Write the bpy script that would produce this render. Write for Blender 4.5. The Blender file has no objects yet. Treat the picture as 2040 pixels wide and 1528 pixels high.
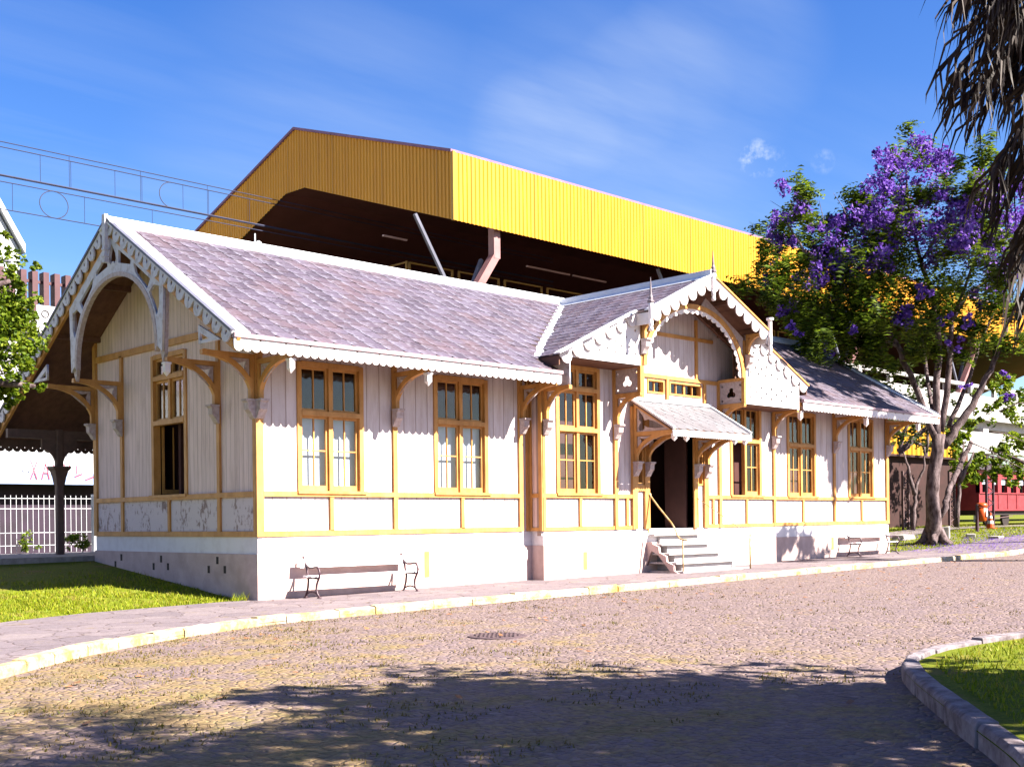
import bpy, math, random
from mathutils import Vector, Matrix
random.seed(7)
R = random.random
def U(a, b): return a + (b - a) * random.random()
PI = math.pi
SC = bpy.context.scene
COL = SC.collection

# ------------------------------------------------------------------ camera
CC = Vector((-11.99084, -19.54789, 1.54160))
RT = Vector((0.72020313, -0.69366749, -0.01152645))
UP = Vector((0.00830379, -0.00799412, 0.99993357))
FW = Vector((0.693713556, 0.720250999, 0.0))
FPX, PY = 2302.1, 1035.38
cam = bpy.data.cameras.new('camera'); cam_ob = bpy.data.objects.new('camera', cam); COL.objects.link(cam_ob)
m = Matrix((RT, UP, -FW)).transposed().to_4x4(); m.translation = CC
cam_ob.matrix_world = m
cam.sensor_width = 36; cam.lens = 36 * FPX / 2040; cam.shift_y = (PY - 764) / 2040
cam.clip_start = .1; cam.clip_end = 3000
SC.camera = cam_ob

def at(u, v, d):
    """pixel of the photograph + distance along the view -> point in the place"""
    return CC + (FW + RT * ((u - 1020) / FPX) - UP * ((v - PY) / FPX)) * d

def lerp_tab(x, xs, ys):
    if x <= xs[0]: return ys[0]
    for i in range(1, len(xs)):
        if x <= xs[i]:
            t = (x - xs[i-1]) / (xs[i] - xs[i-1]); return ys[i-1] + t * (ys[i] - ys[i-1])
    return ys[-1]
def G(x, y):
    """height of the ground"""
    z = .00926 * min(max(x, -20), 40) + .04 * min(max(x - 25, 0), 12)
    b = lerp_tab(y, [.3, 7.5, 9.5, 13, 22], [0, .72, .72, .45, .35])
    return z + b * lerp_tab(x, [24.7, 27], [1, .25])

# ------------------------------------------------------------------ materials
def newmat(name):
    m = bpy.data.materials.new(name); m.use_nodes = True
    nt = m.node_tree
    return m, nt, nt.nodes['Principled BSDF']
def N(nt, t, **kw):
    n = nt.nodes.new(t)
    for k, v in kw.items():
        if k.startswith('i_'):
            n.inputs[int(k[2:]) if k[2:].isdigit() else k[2:]].default_value = v
        else: setattr(n, k, v)
    return n
def L(nt, a, b): nt.links.new(a, b)
def coord(nt, scale=(1, 1, 1), rot=(0, 0, 0)):
    tc = N(nt, 'ShaderNodeTexCoord'); mp = N(nt, 'ShaderNodeMapping')
    mp.inputs['Scale'].default_value = scale; mp.inputs['Rotation'].default_value = rot
    L(nt, tc.outputs['Object'], mp.inputs[0]); return mp.outputs[0]
def noise(nt, vec, s, detail=4, rough=.6):
    n = N(nt, 'ShaderNodeTexNoise'); n.inputs['Scale'].default_value = s
    n.inputs['Detail'].default_value = detail; n.inputs['Roughness'].default_value = rough
    L(nt, vec, n.inputs['Vector']); return n.outputs['Fac']
def ramp(nt, fac, stops):
    r = N(nt, 'ShaderNodeValToRGB'); e = r.color_ramp.elements
    while len(e) < len(stops): e.new(.5)
    for i, (p, c) in enumerate(stops):
        e[i].position = p; e[i].color = (c, c, c, 1) if isinstance(c, (int, float)) else (*c, 1)
    L(nt, fac, r.inputs[0]); return r.outputs[0]
def mix(nt, fac, a, b, mode='MIX'):
    n = N(nt, 'ShaderNodeMix', data_type='RGBA', blend_type=mode)
    for s, v in ((0, fac), (6, a), (7, b)):
        if hasattr(v, 'links') or hasattr(v, 'is_linked'): L(nt, v, n.inputs[s])
        else: n.inputs[s].default_value = v if s == 0 else ((*v, 1) if len(v) == 3 else v)
    return n.outputs[2]
def math_(nt, op, a, b=None):
    n = N(nt, 'ShaderNodeMath', operation=op)
    for i, v in enumerate((a, b)):
        if v is None: continue
        if hasattr(v, 'is_linked'): L(nt, v, n.inputs[i])
        else: n.inputs[i].default_value = v
    return n.outputs[0]
def bump(nt, bs, h, strength=.3, dist=.02):
    b = N(nt, 'ShaderNodeBump'); b.inputs['Strength'].default_value = strength; b.inputs['Distance'].default_value = dist
    L(nt, h, b.inputs['Height']); L(nt, b.outputs[0], bs.inputs['Normal'])
def mk(name, c1, c2=None, s=6, rough=.7, bs=.15, bd=.01, stretch=(1, 1, 1), metallic=0, spec=.3, stops=(.35, .65), island=0):
    m, nt, p = newmat(name)
    c2 = c2 or tuple(v * .75 for v in c1)
    vec = coord(nt, stretch)
    f = noise(nt, vec, s)
    col = mix(nt, ramp(nt, f, [(stops[0], 0), (stops[1], 1)]), c1, c2)
    if island:
        g = N(nt, 'ShaderNodeNewGeometry')
        v = ramp(nt, g.outputs['Random Per Island'], [(0, 1 - island), (1, 1 + island)])
        col = mix(nt, 1.0, col, v, 'MULTIPLY')
    L(nt, col, p.inputs['Base Color'])
    p.inputs['Roughness'].default_value = rough; p.inputs['Metallic'].default_value = metallic
    p.inputs['Specular IOR Level'].default_value = spec
    if bs: bump(nt, p, noise(nt, vec, s * 5, 5), bs, bd)
    return m

def boards(name, axis, pitch, c=(.54, .47, .48), stain=(.30, .20, .16), groove=(.25, .18, .16)):
    """painted tongue-and-groove cladding, boards running upwards"""
    m, nt, p = newmat(name)
    tc = N(nt, 'ShaderNodeTexCoord'); sx = N(nt, 'ShaderNodeSeparateXYZ'); L(nt, tc.outputs['Object'], sx.inputs[0])
    a = math_(nt, 'DIVIDE', sx.outputs[axis], pitch)
    fr = math_(nt, 'FRACT', a); idn = math_(nt, 'FLOOR', a)
    line = ramp(nt, fr, [(0, 1), (.05, 0), (.95, 0), (1, 1)])
    wn = N(nt, 'ShaderNodeTexWhiteNoise', noise_dimensions='1D'); L(nt, idn, wn.inputs['W'])
    st = noise(nt, coord(nt, (6, 6, .8)), 1.4, 6)
    base = mix(nt, ramp(nt, st, [(.46, 0), (.75, .55)]), c, stain)
    base = mix(nt, 1.0, base, ramp(nt, wn.outputs['Value'], [(0, .88), (1, 1)]), 'MULTIPLY')
    col = mix(nt, line, base, groove)
    L(nt, col, p.inputs['Base Color']); p.inputs['Roughness'].default_value = .7
    p.inputs['Specular IOR Level'].default_value = .25
    h = math_(nt, 'SUBTRACT', math_(nt, 'MULTIPLY', noise(nt, coord(nt, (20, 20, 1.2)), 3, 4), .25), line)
    bump(nt, p, h, .6, .012)
    return m

def glass_mat(name, tint=(.93, .95, .98), refl=.35):
    m, nt, p = newmat(name); nt.nodes.remove(p)
    out = nt.nodes['Material Output']
    t = N(nt, 'ShaderNodeBsdfTransparent'); t.inputs[0].default_value = (*tint, 1)
    g = N(nt, 'ShaderNodeBsdfGlossy'); g.inputs['Roughness'].default_value = .03; g.inputs[0].default_value = (.9, .9, .9, 1)
    fr = N(nt, 'ShaderNodeLayerWeight'); fr.inputs['Blend'].default_value = .5
    f = math_(nt, 'ADD', math_(nt, 'MULTIPLY', math_(nt, 'POWER', fr.outputs['Facing'], 3), .55), refl * .15)
    mx = N(nt, 'ShaderNodeMixShader'); L(nt, f, mx.inputs[0]); L(nt, t.outputs[0], mx.inputs[1]); L(nt, g.outputs[0], mx.inputs[2])
    nb = noise(nt, coord(nt), 3, 2); b = N(nt, 'ShaderNodeBump'); b.inputs['Strength'].default_value = .012; b.inputs['Distance'].default_value = .02
    L(nt, nb, b.inputs['Height']); L(nt, b.outputs[0], g.inputs['Normal'])
    L(nt, mx.outputs[0], out.inputs[0]); return m

def slate(name, cs, pale=(.22, .205, .26)):
    m, nt, p = newmat(name)
    g = N(nt, 'ShaderNodeNewGeometry')
    col = ramp(nt, g.outputs['Random Per Island'], [(i / (len(cs) - 1), c) for i, c in enumerate(cs)])
    v = coord(nt)
    li = noise(nt, v, 9, 8, .75)
    at_ = N(nt, 'ShaderNodeAttribute', attribute_name='end_sheen')        # light caught by a curved slate, painted pale at one end
    li = math_(nt, 'ADD', li, math_(nt, 'MULTIPLY', math_(nt, 'SUBTRACT', at_.outputs['Fac'], .5), .21))
    col = mix(nt, ramp(nt, li, [(.50, 0), (.70, .85)]), col, pale)
    du = noise(nt, v, 1.1, 5)
    col = mix(nt, ramp(nt, du, [(.5, 0), (.8, .6)]), col, (.13, .07, .07))
    L(nt, col, p.inputs['Base Color']); p.inputs['Roughness'].default_value = .55
    p.inputs['Specular IOR Level'].default_value = .4
    bump(nt, p, noise(nt, v, 40, 5), .35, .01); return m

def leafmat(name, cs, trans=.35):
    m, nt, p = newmat(name)
    g = N(nt, 'ShaderNodeNewGeometry')
    col = ramp(nt, g.outputs['Random Per Island'], [(i / (len(cs) - 1), c) for i, c in enumerate(cs)])
    L(nt, col, p.inputs['Base Color']); p.inputs['Roughness'].default_value = .6
    p.inputs['Specular IOR Level'].default_value = .2
    out = nt.nodes['Material Output']
    t = N(nt, 'ShaderNodeBsdfTranslucent'); L(nt, col, t.inputs[0])
    mx = N(nt, 'ShaderNodeMixShader'); mx.inputs[0].default_value = trans
    L(nt, p.outputs[0], mx.inputs[1]); L(nt, t.outputs[0], mx.inputs[2]); L(nt, mx.outputs[0], out.inputs[0])
    return m

M = {}
M['board_x'] = boards('painted_boards_front', 0, .33)
M['board_xs'] = boards('painted_boards_narrow', 0, .19)
M['board_y'] = boards('painted_boards_gable', 1, .165, c=(.64, .485, .465))  # same paint as the front, tinted warmer to offset the blue shade here
M['trim'] = mk('ochre_trim_paint', (.47, .235, .072), (.34, .155, .04), s=5, rough=.55, stretch=(1, 1, .4), bs=.1)
M['white'] = mk('white_woodwork_paint', (.62, .58, .59), (.50, .45, .46), s=4, rough=.6, bs=.1, stops=(.5, .8))
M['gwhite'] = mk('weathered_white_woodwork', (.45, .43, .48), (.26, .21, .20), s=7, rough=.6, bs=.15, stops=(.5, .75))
M['stucco'] = mk('lime_stucco', (.46, .34, .32), (.36, .26, .24), s=2.5, rough=.9, bs=.4)
M['plinth'] = mk('white_plinth_paint', (.60, .56, .575), (.50, .45, .46), s=3, rough=.8, bs=.2, stops=(.45, .8))
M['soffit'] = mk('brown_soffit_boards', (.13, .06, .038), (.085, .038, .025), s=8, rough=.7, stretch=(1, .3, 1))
M['flash'] = mk('pale_zinc_flashing', (.56, .57, .60), (.46, .47, .52), s=3, rough=.45, bs=.05, stops=(.5, .8))
M['slate'] = slate('roof_slates', [(.055, .040, .058), (.085, .065, .095), (.105, .084, .118), (.065, .048, .068), (.095, .068, .085), (.078, .056, .08)])
M['under'] = mk('roof_underlay', (.05, .03, .03), s=5, bs=0)
M['dark'] = mk('dark_interior', (.07, .03, .026), (.05, .02, .018), s=2, bs=0, spec=.1)  # maroon tone of deep shade put into the rooms' own colour
M['curtain'] = mk('white_roller_blind', (.52, .59, .68), (.46, .52, .62), s=2, rough=.9, bs=0)
M['glass'] = glass_mat('old_window_glass')
M['cap'] = mk('grey_white_capital_paint', (.42, .345, .345), (.30, .235, .23), s=14, rough=.7)
M['iron'] = mk('dark_cast_iron', (.035, .012, .022), (.05, .02, .03), s=10, rough=.5, spec=.5)
M['rail'] = mk('ochre_painted_pipe', (.46, .25, .06), (.55, .42, .25), s=8, rough=.5)
M['yellow'] = mk('yellow_metal_cladding', (.60, .315, .006), (.53, .26, .004), s=.4, rough=.45, bs=0, spec=.4)
def cladding(name, c1, c2):
    m, nt, p = newmat(name)
    st = noise(nt, coord(nt, (1.2, 1.2, .06)), 2.2, 6, .7); bl = noise(nt, coord(nt), .12, 4)
    col = mix(nt, ramp(nt, st, [(.45, 0), (.8, .8)]), c1, c2)
    col = mix(nt, ramp(nt, bl, [(.4, 0), (.7, .5)]), col, tuple(v * 1.12 + .012 for v in c1))
    sp = N(nt, 'ShaderNodeSeparateXYZ'); L(nt, coord(nt), sp.inputs[0])
    fr = math_(nt, 'FRACT', math_(nt, 'DIVIDE', math_(nt, 'ADD', sp.outputs[0], sp.outputs[1]), 4.32))
    col = mix(nt, ramp(nt, fr, [(0, .55), (.012, 0), (.99, 0), (1, .55)]), col, (.16, .07, .003))
    L(nt, col, p.inputs['Base Color']); p.inputs['Roughness'].default_value = .5; p.inputs['Specular IOR Level'].default_value = .35
    return m
M['yellow_clad'] = cladding('weathered_yellow_cladding', (.80, .345, .004), (.56, .215, .004))
M['maroon'] = mk('maroon_hall_shade', (.085, .03, .026), (.07, .025, .021), s=.5, bs=0, spec=.1)  # shade under the yellow roof put into the colour as maroon
M['concrete'] = mk('pale_concrete', (.50, .475, .48), (.38, .35, .36), s=1.2, rough=.9, stops=(.4, .8))
M['steel'] = mk('pink_primer_steel', (.34, .17, .17), (.28, .13, .13), s=2, rough=.5)
M['steelg'] = mk('grey_steel', (.10, .10, .135), s=2, rough=.5)
M['wire'] = mk('dark_blue_wire', (.02, .022, .05), s=2, bs=0)
M['whitemetal'] = mk('white_painted_metal', (.60, .61, .65), (.50, .52, .58), s=1, rough=.5, bs=0, stops=(.5, .8))
M['darkpost'] = mk('dark_brown_post', (.10, .06, .05), s=6, rough=.7)
M['red'] = mk('red_carriage_paint', (.30, .035, .045), (.22, .022, .03), s=3, rough=.5, bs=0)
M['black'] = mk('black_undercarriage', (.02, .012, .012), s=4)
M['orange'] = mk('orange_plastic', (.55, .085, .008), (.48, .07, .006), s=3, rough=.4, bs=0)
M['shed'] = mk('shed_inside_shade', (.030, .010, .009), (.02, .007, .006), s=3, rough=.9, bs=.1)  # shade of the open shed put into its wall colour
M['bark'] = mk('rough_bark', (.17, .125, .13), (.035, .02, .02), s=7, rough=.95, bs=.8, bd=.03, stretch=(1, 1, .45))
M['stone'] = mk('grey_stone', (.40, .37, .36), (.28, .25, .24), s=8, rough=.9, bs=.4)
M['rod'] = mk('weathered_iron', (.16, .13, .15), s=8, rough=.6)
M['leaf_j'] = leafmat('jacaranda_leaves', [(.02, .035, .005), (.05, .085, .007), (.11, .165, .01), (.20, .26, .02)], .45)
M['bloom'] = leafmat('violet_blossom', [(.06, .018, .22), (.15, .06, .42), (.27, .15, .58)], .4)
M['leaf_b'] = leafmat('bright_leaves', [(.04, .08, .004), (.13, .20, .008), (.25, .30, .02)], .45)
M['leaf_d'] = leafmat('dark_leaves', [(.03, .05, .01), (.06, .09, .015)], .3)
M['palm'] = leafmat('dry_palm_leaf', [(.05, .025, .018), (.085, .045, .034), (.15, .09, .075)], .15)
M['grass'] = leafmat('lawn_grass', [(.085, .12, .002), (.155, .205, .004), (.22, .25, .006), (.25, .20, .03)], .3)
M['weed'] = leafmat('dry_weeds', [(.17, .115, .03), (.24, .17, .05), (.12, .13, .015)], .3)

def flaking(name):
    m, nt, p = newmat(name)
    v = coord(nt)
    big = noise(nt, v, 2.2, 6, .7); streak = noise(nt, coord(nt, (3, 9, 3), (.7, 0, 0)), 1.6, 6, .7)
    f = math_(nt, 'MULTIPLY', big, streak)
    col = mix(nt, ramp(nt, f, [(.275, 0), (.32, 1)]), (.50, .42, .44), (.17, .10, .085))
    col = mix(nt, ramp(nt, streak, [(.5, 0), (.75, .5)]), col, (.5, .46, .5))
    L(nt, col, p.inputs['Base Color']); p.inputs['Roughness'].default_value = .85
    bump(nt, p, f, .5, .01); return m
M['flake'] = flaking('flaking_white_panel')

def cobble():
    m, nt, p = newmat('cobbled_road')
    v = coord(nt)
    wob = noise(nt, v, 3, 3)
    vo = N(nt, 'ShaderNodeTexVoronoi', feature='DISTANCE_TO_EDGE'); vo.inputs['Scale'].default_value = 9.5
    vo.inputs['Randomness'].default_value = .85; L(nt, v, vo.inputs['Vector'])
    vc = N(nt, 'ShaderNodeTexVoronoi'); vc.inputs['Scale'].default_value = 9.5; vc.inputs['Randomness'].default_value = .85; L(nt, v, vc.inputs['Vector'])
    st = ramp(nt, vc.outputs['Color'], [(0, (.13, .09, .092)), (.35, (.215, .155, .15)), (.6, (.185, .135, .155)), (1, (.30, .22, .20))])
    st = mix(nt, ramp(nt, noise(nt, v, 22, 6, .75), [(.35, .75), (.65, 1.25)]), (0, 0, 0), st, 'MIX') if 0 else mix(nt, 1.0, st, ramp(nt, noise(nt, v, 26, 6, .75), [(.3, .62), (.7, 1.3)]), 'MULTIPLY')
    sp = N(nt, 'ShaderNodeSeparateXYZ'); L(nt, v, sp.inputs[0])
    # more straw and weeds where few wheels pass (towards the bend, x < -2)
    gx = N(nt, 'ShaderNodeMapRange'); L(nt, sp.outputs[0], gx.inputs[0])
    gx.inputs[1].default_value = 3; gx.inputs[2].default_value = -7; gx.inputs[3].default_value = -.07; gx.inputs[4].default_value = .12
    pat = math_(nt, 'ADD', noise(nt, v, .9, 7, .7), gx.outputs[0])
    fine = noise(nt, v, 14, 5, .7)
    straw = mix(nt, ramp(nt, fine, [(.35, 0), (.65, 1)]), (.19, .115, .028), (.36, .255, .10))
    green = mix(nt, ramp(nt, noise(nt, v, 3, 5), [(.45, 0), (.7, 1)]), straw, (.16, .15, .015))
    joint = ramp(nt, vo.outputs['Distance'], [(0.0, 1), (.10, 0)])
    pf = ramp(nt, math_(nt, 'ADD', pat, math_(nt, 'MULTIPLY', math_(nt, 'SUBTRACT', fine, .5), .5)), [(.50, 0), (.66, .8)])
    jf = math_(nt, 'MAXIMUM', math_(nt, 'MULTIPLY', joint, .55), pf)
    dirt = mix(nt, pf, mix(nt, ramp(nt, fine, [(.4, 0), (.6, 1)]), (.13, .08, .06), (.33, .24, .15)), green)
    col = mix(nt, jf, st, dirt)
    dk = noise(nt, v, 5.5, 8, .8)
    col = mix(nt, ramp(nt, dk, [(.60, 0), (.70, .6)]), col, (.085, .05, .04))
    L(nt, col, p.inputs['Base Color']); p.inputs['Roughness'].default_value = .85; p.inputs['Specular IOR Level'].default_value = .2
    h = math_(nt, 'ADD', math_(nt, 'MULTIPLY', ramp(nt, vo.outputs['Distance'], [(0, 0), (.18, 1)]), .7), math_(nt, 'MULTIPLY', fine, .6))
    bump(nt, p, h, .75, .035)
    return m
M['road'] = cobble()

def paving():
    m, nt, p = newmat('flagstone_pavement')
    v = coord(nt)
    vo = N(nt, 'ShaderNodeTexVoronoi', feature='DISTANCE_TO_EDGE'); vo.inputs['Scale'].default_value = 1.5; vo.inputs['Randomness'].default_value = .9
    wv = N(nt, 'ShaderNodeVectorMath', operation='ADD'); L(nt, v, wv.inputs[0])
    nz = N(nt, 'ShaderNodeTexNoise'); nz.inputs['Scale'].default_value = 2.5; L(nt, v, nz.inputs['Vector'])
    sc = N(nt, 'ShaderNodeVectorMath', operation='SCALE'); L(nt, nz.outputs['Color'], sc.inputs[0]); sc.inputs['Scale'].default_value = .35
    L(nt, sc.outputs[0], wv.inputs[1]); L(nt, wv.outputs[0], vo.inputs['Vector'])
    vc = N(nt, 'ShaderNodeTexVoronoi'); vc.inputs['Scale'].default_value = 1.5; vc.inputs['Randomness'].default_value = .9; L(nt, wv.outputs[0], vc.inputs['Vector'])
    c = ramp(nt, vc.outputs['Color'], [(0, (.18, .145, .165)), (.5, (.23, .185, .205)), (1, (.27, .22, .23))])
    c = mix(nt, 1.0, c, ramp(nt, noise(nt, v, 12, 7, .75), [(.3, .7), (.7, 1.2)]), 'MULTIPLY')
    joint = ramp(nt, vo.outputs['Distance'], [(0, 1), (.03, 0)])
    c = mix(nt, math_(nt, 'MULTIPLY', joint, .8), c, (.09, .055, .05))
    we = ramp(nt, noise(nt, v, 2.3, 7, .75), [(.58, 0), (.70, .8)])
    c = mix(nt, we, c, (.27, .20, .08))
    L(nt, c, p.inputs['Base Color']); p.inputs['Roughness'].default_value = .85; p.inputs['Specular IOR Level'].default_value = .2
    bump(nt, p, math_(nt, 'SUBTRACT', noise(nt, v, 15, 5), joint), .5, .02); return m
M['paving'] = paving()

def soil():
    m, nt, p = newmat('lawn_soil')
    v = coord(nt); a = noise(nt, v, 1.6, 7, .7); b = noise(nt, v, 18, 6, .75)
    c = mix(nt, ramp(nt, b, [(.35, 0), (.65, 1)]), (.08, .105, .006), (.155, .175, .012))
    c = mix(nt, ramp(nt, a, [(.52, 0), (.68, .85)]), c, (.20, .13, .045))
    L(nt, c, p.inputs['Base Color']); p.inputs['Roughness'].default_value = .95; p.inputs['Specular IOR Level'].default_value = .1
    bump(nt, p, b, .6, .03); return m
M['soil'] = soil()

def kerbmat():
    m, nt, p = newmat('limewashed_kerb_stone')
    v = coord(nt); a = noise(nt, v, 2.0, 6, .7); b = noise(nt, v, 9, 7, .8)
    c = mix(nt, ramp(nt, a, [(.40, 0), (.62, 1)]), (.56, .51, .45), (.50, .335, .075))
    c = mix(nt, ramp(nt, b, [(.50, 0), (.64, .85)]), c, (.20, .135, .09))
    L(nt, c, p.inputs['Base Color']); p.inputs['Roughness'].default_value = .9
    bump(nt, p, b, .5, .02); return m
M['kerb'] = kerbmat()
M['kerb_grey'] = mk('grey_kerb_stone', (.30, .26, .285), (.12, .09, .10), s=6, rough=.9, bs=.6, bd=.02)

# ------------------------------------------------------------------ mesh helpers
def FRONT(y0=0.):
    return lambda u, n, z: (u, y0 - n, z)          # wall facing the road, n = outwards
def GABLE(x0=0.):
    return lambda u, n, z: (x0 - n, u, z)          # wall facing left
def RGABLE(x0):
    return lambda u, n, z: (x0 + n, u, z)
ID = lambda x, y, z: (x, y, z)

class MB:
    def __init__(s, mp=ID): s.v = []; s.f = []; s.mp = mp
    def add(s, vs, fs):
        o = len(s.v); s.v += [s.mp(*p) for p in vs]; s.f += [[i + o for i in f] for f in fs]
    def box(s, a0, a1, b0, b1, c0, c1):
        s.add([(a0, b0, c0), (a1, b0, c0), (a1, b1, c0), (a0, b1, c0), (a0, b0, c1), (a1, b0, c1), (a1, b1, c1), (a0, b1, c1)],
              [(0, 3, 2, 1), (4, 5, 6, 7), (0, 1, 5, 4), (1, 2, 6, 5), (2, 3, 7, 6), (3, 0, 4, 7)])
    def prism(s, pts, n0, n1):
        """polygon (u,z) swept along n"""
        k = len(pts)
        s.add([(a, n0, b) for a, b in pts] + [(a, n1, b) for a, b in pts],
              [list(range(k))[::-1], list(range(k, 2 * k))] + [(i, (i + 1) % k, k + (i + 1) % k, k + i) for i in range(k)])
    def prism_u(s, pts, u0, u1):
        """polygon (n,z) swept along u"""
        k = len(pts)
        s.add([(u0, a, b) for a, b in pts] + [(u1, a, b) for a, b in pts],
              [list(range(k))[::-1], list(range(k, 2 * k))] + [(i, (i + 1) % k, k + (i + 1) % k, k + i) for i in range(k)])
    def beam(s, p, q, w, h, up=(0, 0, 1)):
        p = Vector(p); q = Vector(q); d = (q - p).normalized(); upv = Vector(up)
        sd = d.cross(upv)
        if sd.length < 1e-4: sd = d.cross(Vector((1, 0, 0)))
        sd.normalize(); u = sd.cross(d)
        vs = []
        for c in (p, q):
            for a, b in ((-1, -1), (1, -1), (1, 1), (-1, 1)):
                vs.append(tuple(c + sd * (a * w / 2) + u * (b * h / 2)))
        s.add(vs, [(0, 1, 2, 3), (7, 6, 5, 4), (0, 4, 5, 1), (1, 5, 6, 2), (2, 6, 7, 3), (3, 7, 4, 0)])
    def tube(s, path, r, n=8, r1=None, cap=True):
        path = [Vector(p) for p in path]; k = len(path); r1 = r if r1 is None else r1
        o = []; prev = None
        for i, c in enumerate(path):
            d = (path[min(i + 1, k - 1)] - path[max(i - 1, 0)]).normalized()
            ref = prev if prev is not None else (Vector((0, 0, 1)) if abs(d.z) < .9 else Vector((1, 0, 0)))
            a = d.cross(ref)
            if a.length < 1e-4: a = d.cross(Vector((1, .3, 0)))
            a.normalize(); b = a.cross(d); prev = b
            rr = r + (r1 - r) * i / max(1, k - 1) if not isinstance(r, (list, tuple)) else r[i]
            o += [tuple(c + a * (math.cos(2 * PI * j / n) * rr) + b * (math.sin(2 * PI * j / n) * rr)) for j in range(n)]
        fs = [(i * n + j, i * n + (j + 1) % n, (i + 1) * n + (j + 1) % n, (i + 1) * n + j) for i in range(k - 1) for j in range(n)]
        if cap: fs += [list(range(n))[::-1], list(range((k - 1) * n, k * n))]
        s.add(o, fs)
    def lathe(s, c, prof, n=12, sq=False):
        """profile [(r, z)] about a vertical axis"""
        if sq: n = 4
        o = []
        for r, z in prof:
            for j in range(n):
                t = 2 * PI * (j + (.5 if sq else 0)) / n; rr = r * (1.4142 if sq else 1)
                o.append((c[0] + rr * math.cos(t), c[1] + rr * math.sin(t), c[2] + z))
        k = len(prof)
        fs = [(i * n + j, i * n + (j + 1) % n, (i + 1) * n + (j + 1) % n, (i + 1) * n + j) for i in range(k - 1) for j in range(n)]
        fs += [list(range(n))[::-1], list(range((k - 1) * n, k * n))]
        s.add(o, fs)
    def build(s, name, mat, parent=None, smooth=False, bevel=0):
        me = bpy.data.meshes.new(name); me.from_pydata(s.v, [], s.f); me.update()
        if smooth: me.shade_smooth()
        ob = bpy.data.objects.new(name, me); COL.objects.link(ob); me.materials.append(mat)
        if parent: ob.parent = parent
        if bevel:
            b = ob.modifiers.new('bevel', 'BEVEL'); b.width = bevel; b.segments = 2; b.limit_method = 'ANGLE'
        return ob

def tag(o, label=None, cat=None, group=None, kind=None):
    if label: o['label'] = label
    if cat: o['category'] = cat
    if group: o['group'] = group
    if kind: o['kind'] = kind
    return o
def thing(name, label, cat, loc=(0, 0, 0), rz=0, group=None):
    o = bpy.data.objects.new(name, None); COL.objects.link(o); o.empty_display_size = .2
    o.location = loc; o.rotation_euler = (0, 0, rz)
    return tag(o, label, cat, group)
def copy_tree(o, parent=None):
    c = o.copy(); COL.objects.link(c)
    if parent: c.parent = parent
    for ch in list(o.children): copy_tree(ch, c)
    return c

def fret(name, loops, t, fn, mat, parent=None):
    """flat sawn panel: first loop outside, the others cut through it; (a,b) -> fn(a, n, b)"""
    cu = bpy.data.curves.new(name, 'CURVE'); cu.dimensions = '2D'; cu.fill_mode = 'BOTH'; cu.extrude = t / 2
    for lp in loops:
        sp = cu.splines.new('POLY'); sp.points.add(len(lp) - 1); sp.use_cyclic_u = True
        for i, (a, b) in enumerate(lp): sp.points[i].co = (a, b, 0, 1)
    tmp = bpy.data.objects.new(name, cu); COL.objects.link(tmp)
    dg = bpy.context.evaluated_depsgraph_get()
    me = bpy.data.meshes.new_from_object(tmp.evaluated_get(dg), depsgraph=dg)
    bpy.data.objects.remove(tmp); bpy.data.curves.remove(cu)
    for v in me.vertices: v.co = fn(v.co.x, v.co.z + t / 2, v.co.y)
    me.name = name; me.materials.clear(); me.materials.append(mat)
    ob = bpy.data.objects.new(name, me); COL.objects.link(ob)
    if parent: ob.parent = parent
    return ob
def circ(cx, cy, r, n=10): return [(cx + r * math.cos(2 * PI * i / n), cy + r * math.sin(2 * PI * i / n)) for i in range(n)]
def star(cx, cy, r, n=6): return [(cx + (r if i % 2 == 0 else r * .5) * math.sin(PI * i / n), cy + (r if i % 2 == 0 else r * .5) * math.cos(PI * i / n)) for i in range(2 * n)]
def trefoil(cx, cy, r):
    pts = []
    for k in range(3):
        a = PI / 2 + k * 2 * PI / 3
        x, y = cx + r * .62 * math.cos(a), cy + r * .62 * math.sin(a)
        pts += [(x + r * .5 * math.cos(a + t), y + r * .5 * math.sin(a + t)) for t in [(-1.9 + 3.8 * i / 8) for i in range(9)]]
    return pts

def scallop(length, depth, pitch, notch=0, lobe=.5, n=7, start=0.):
    """edge strip: straight top at 0, rounded lobes down to -depth; returns outline and small holes"""
    k = max(1, round(length / pitch)); p = length / k; r = p * lobe
    top = [(0, 0)]
    if notch:
        j = notch
        while j < k:
            x = j * p; top += [(x - .035, 0), (x, -.05), (x + .035, 0)]; j += notch
    top.append((length, 0))
    bot = []; holes = []
    for i in range(k - 1, -1, -1):
        cx = (i + .5) * p; cy = -depth + r
        if lobe < .49: bot.append((cx + p * .5, -depth + r * 1.5))
        bot += [(cx + r * math.cos(-PI * q / n), cy + r * math.sin(-PI * q / n)) for q in range(n + 1)]
        holes.append((cx, cy + r * .15))
    if lobe < .49: bot.append((0, -depth + r * 1.5))
    return top + bot, holes

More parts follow.
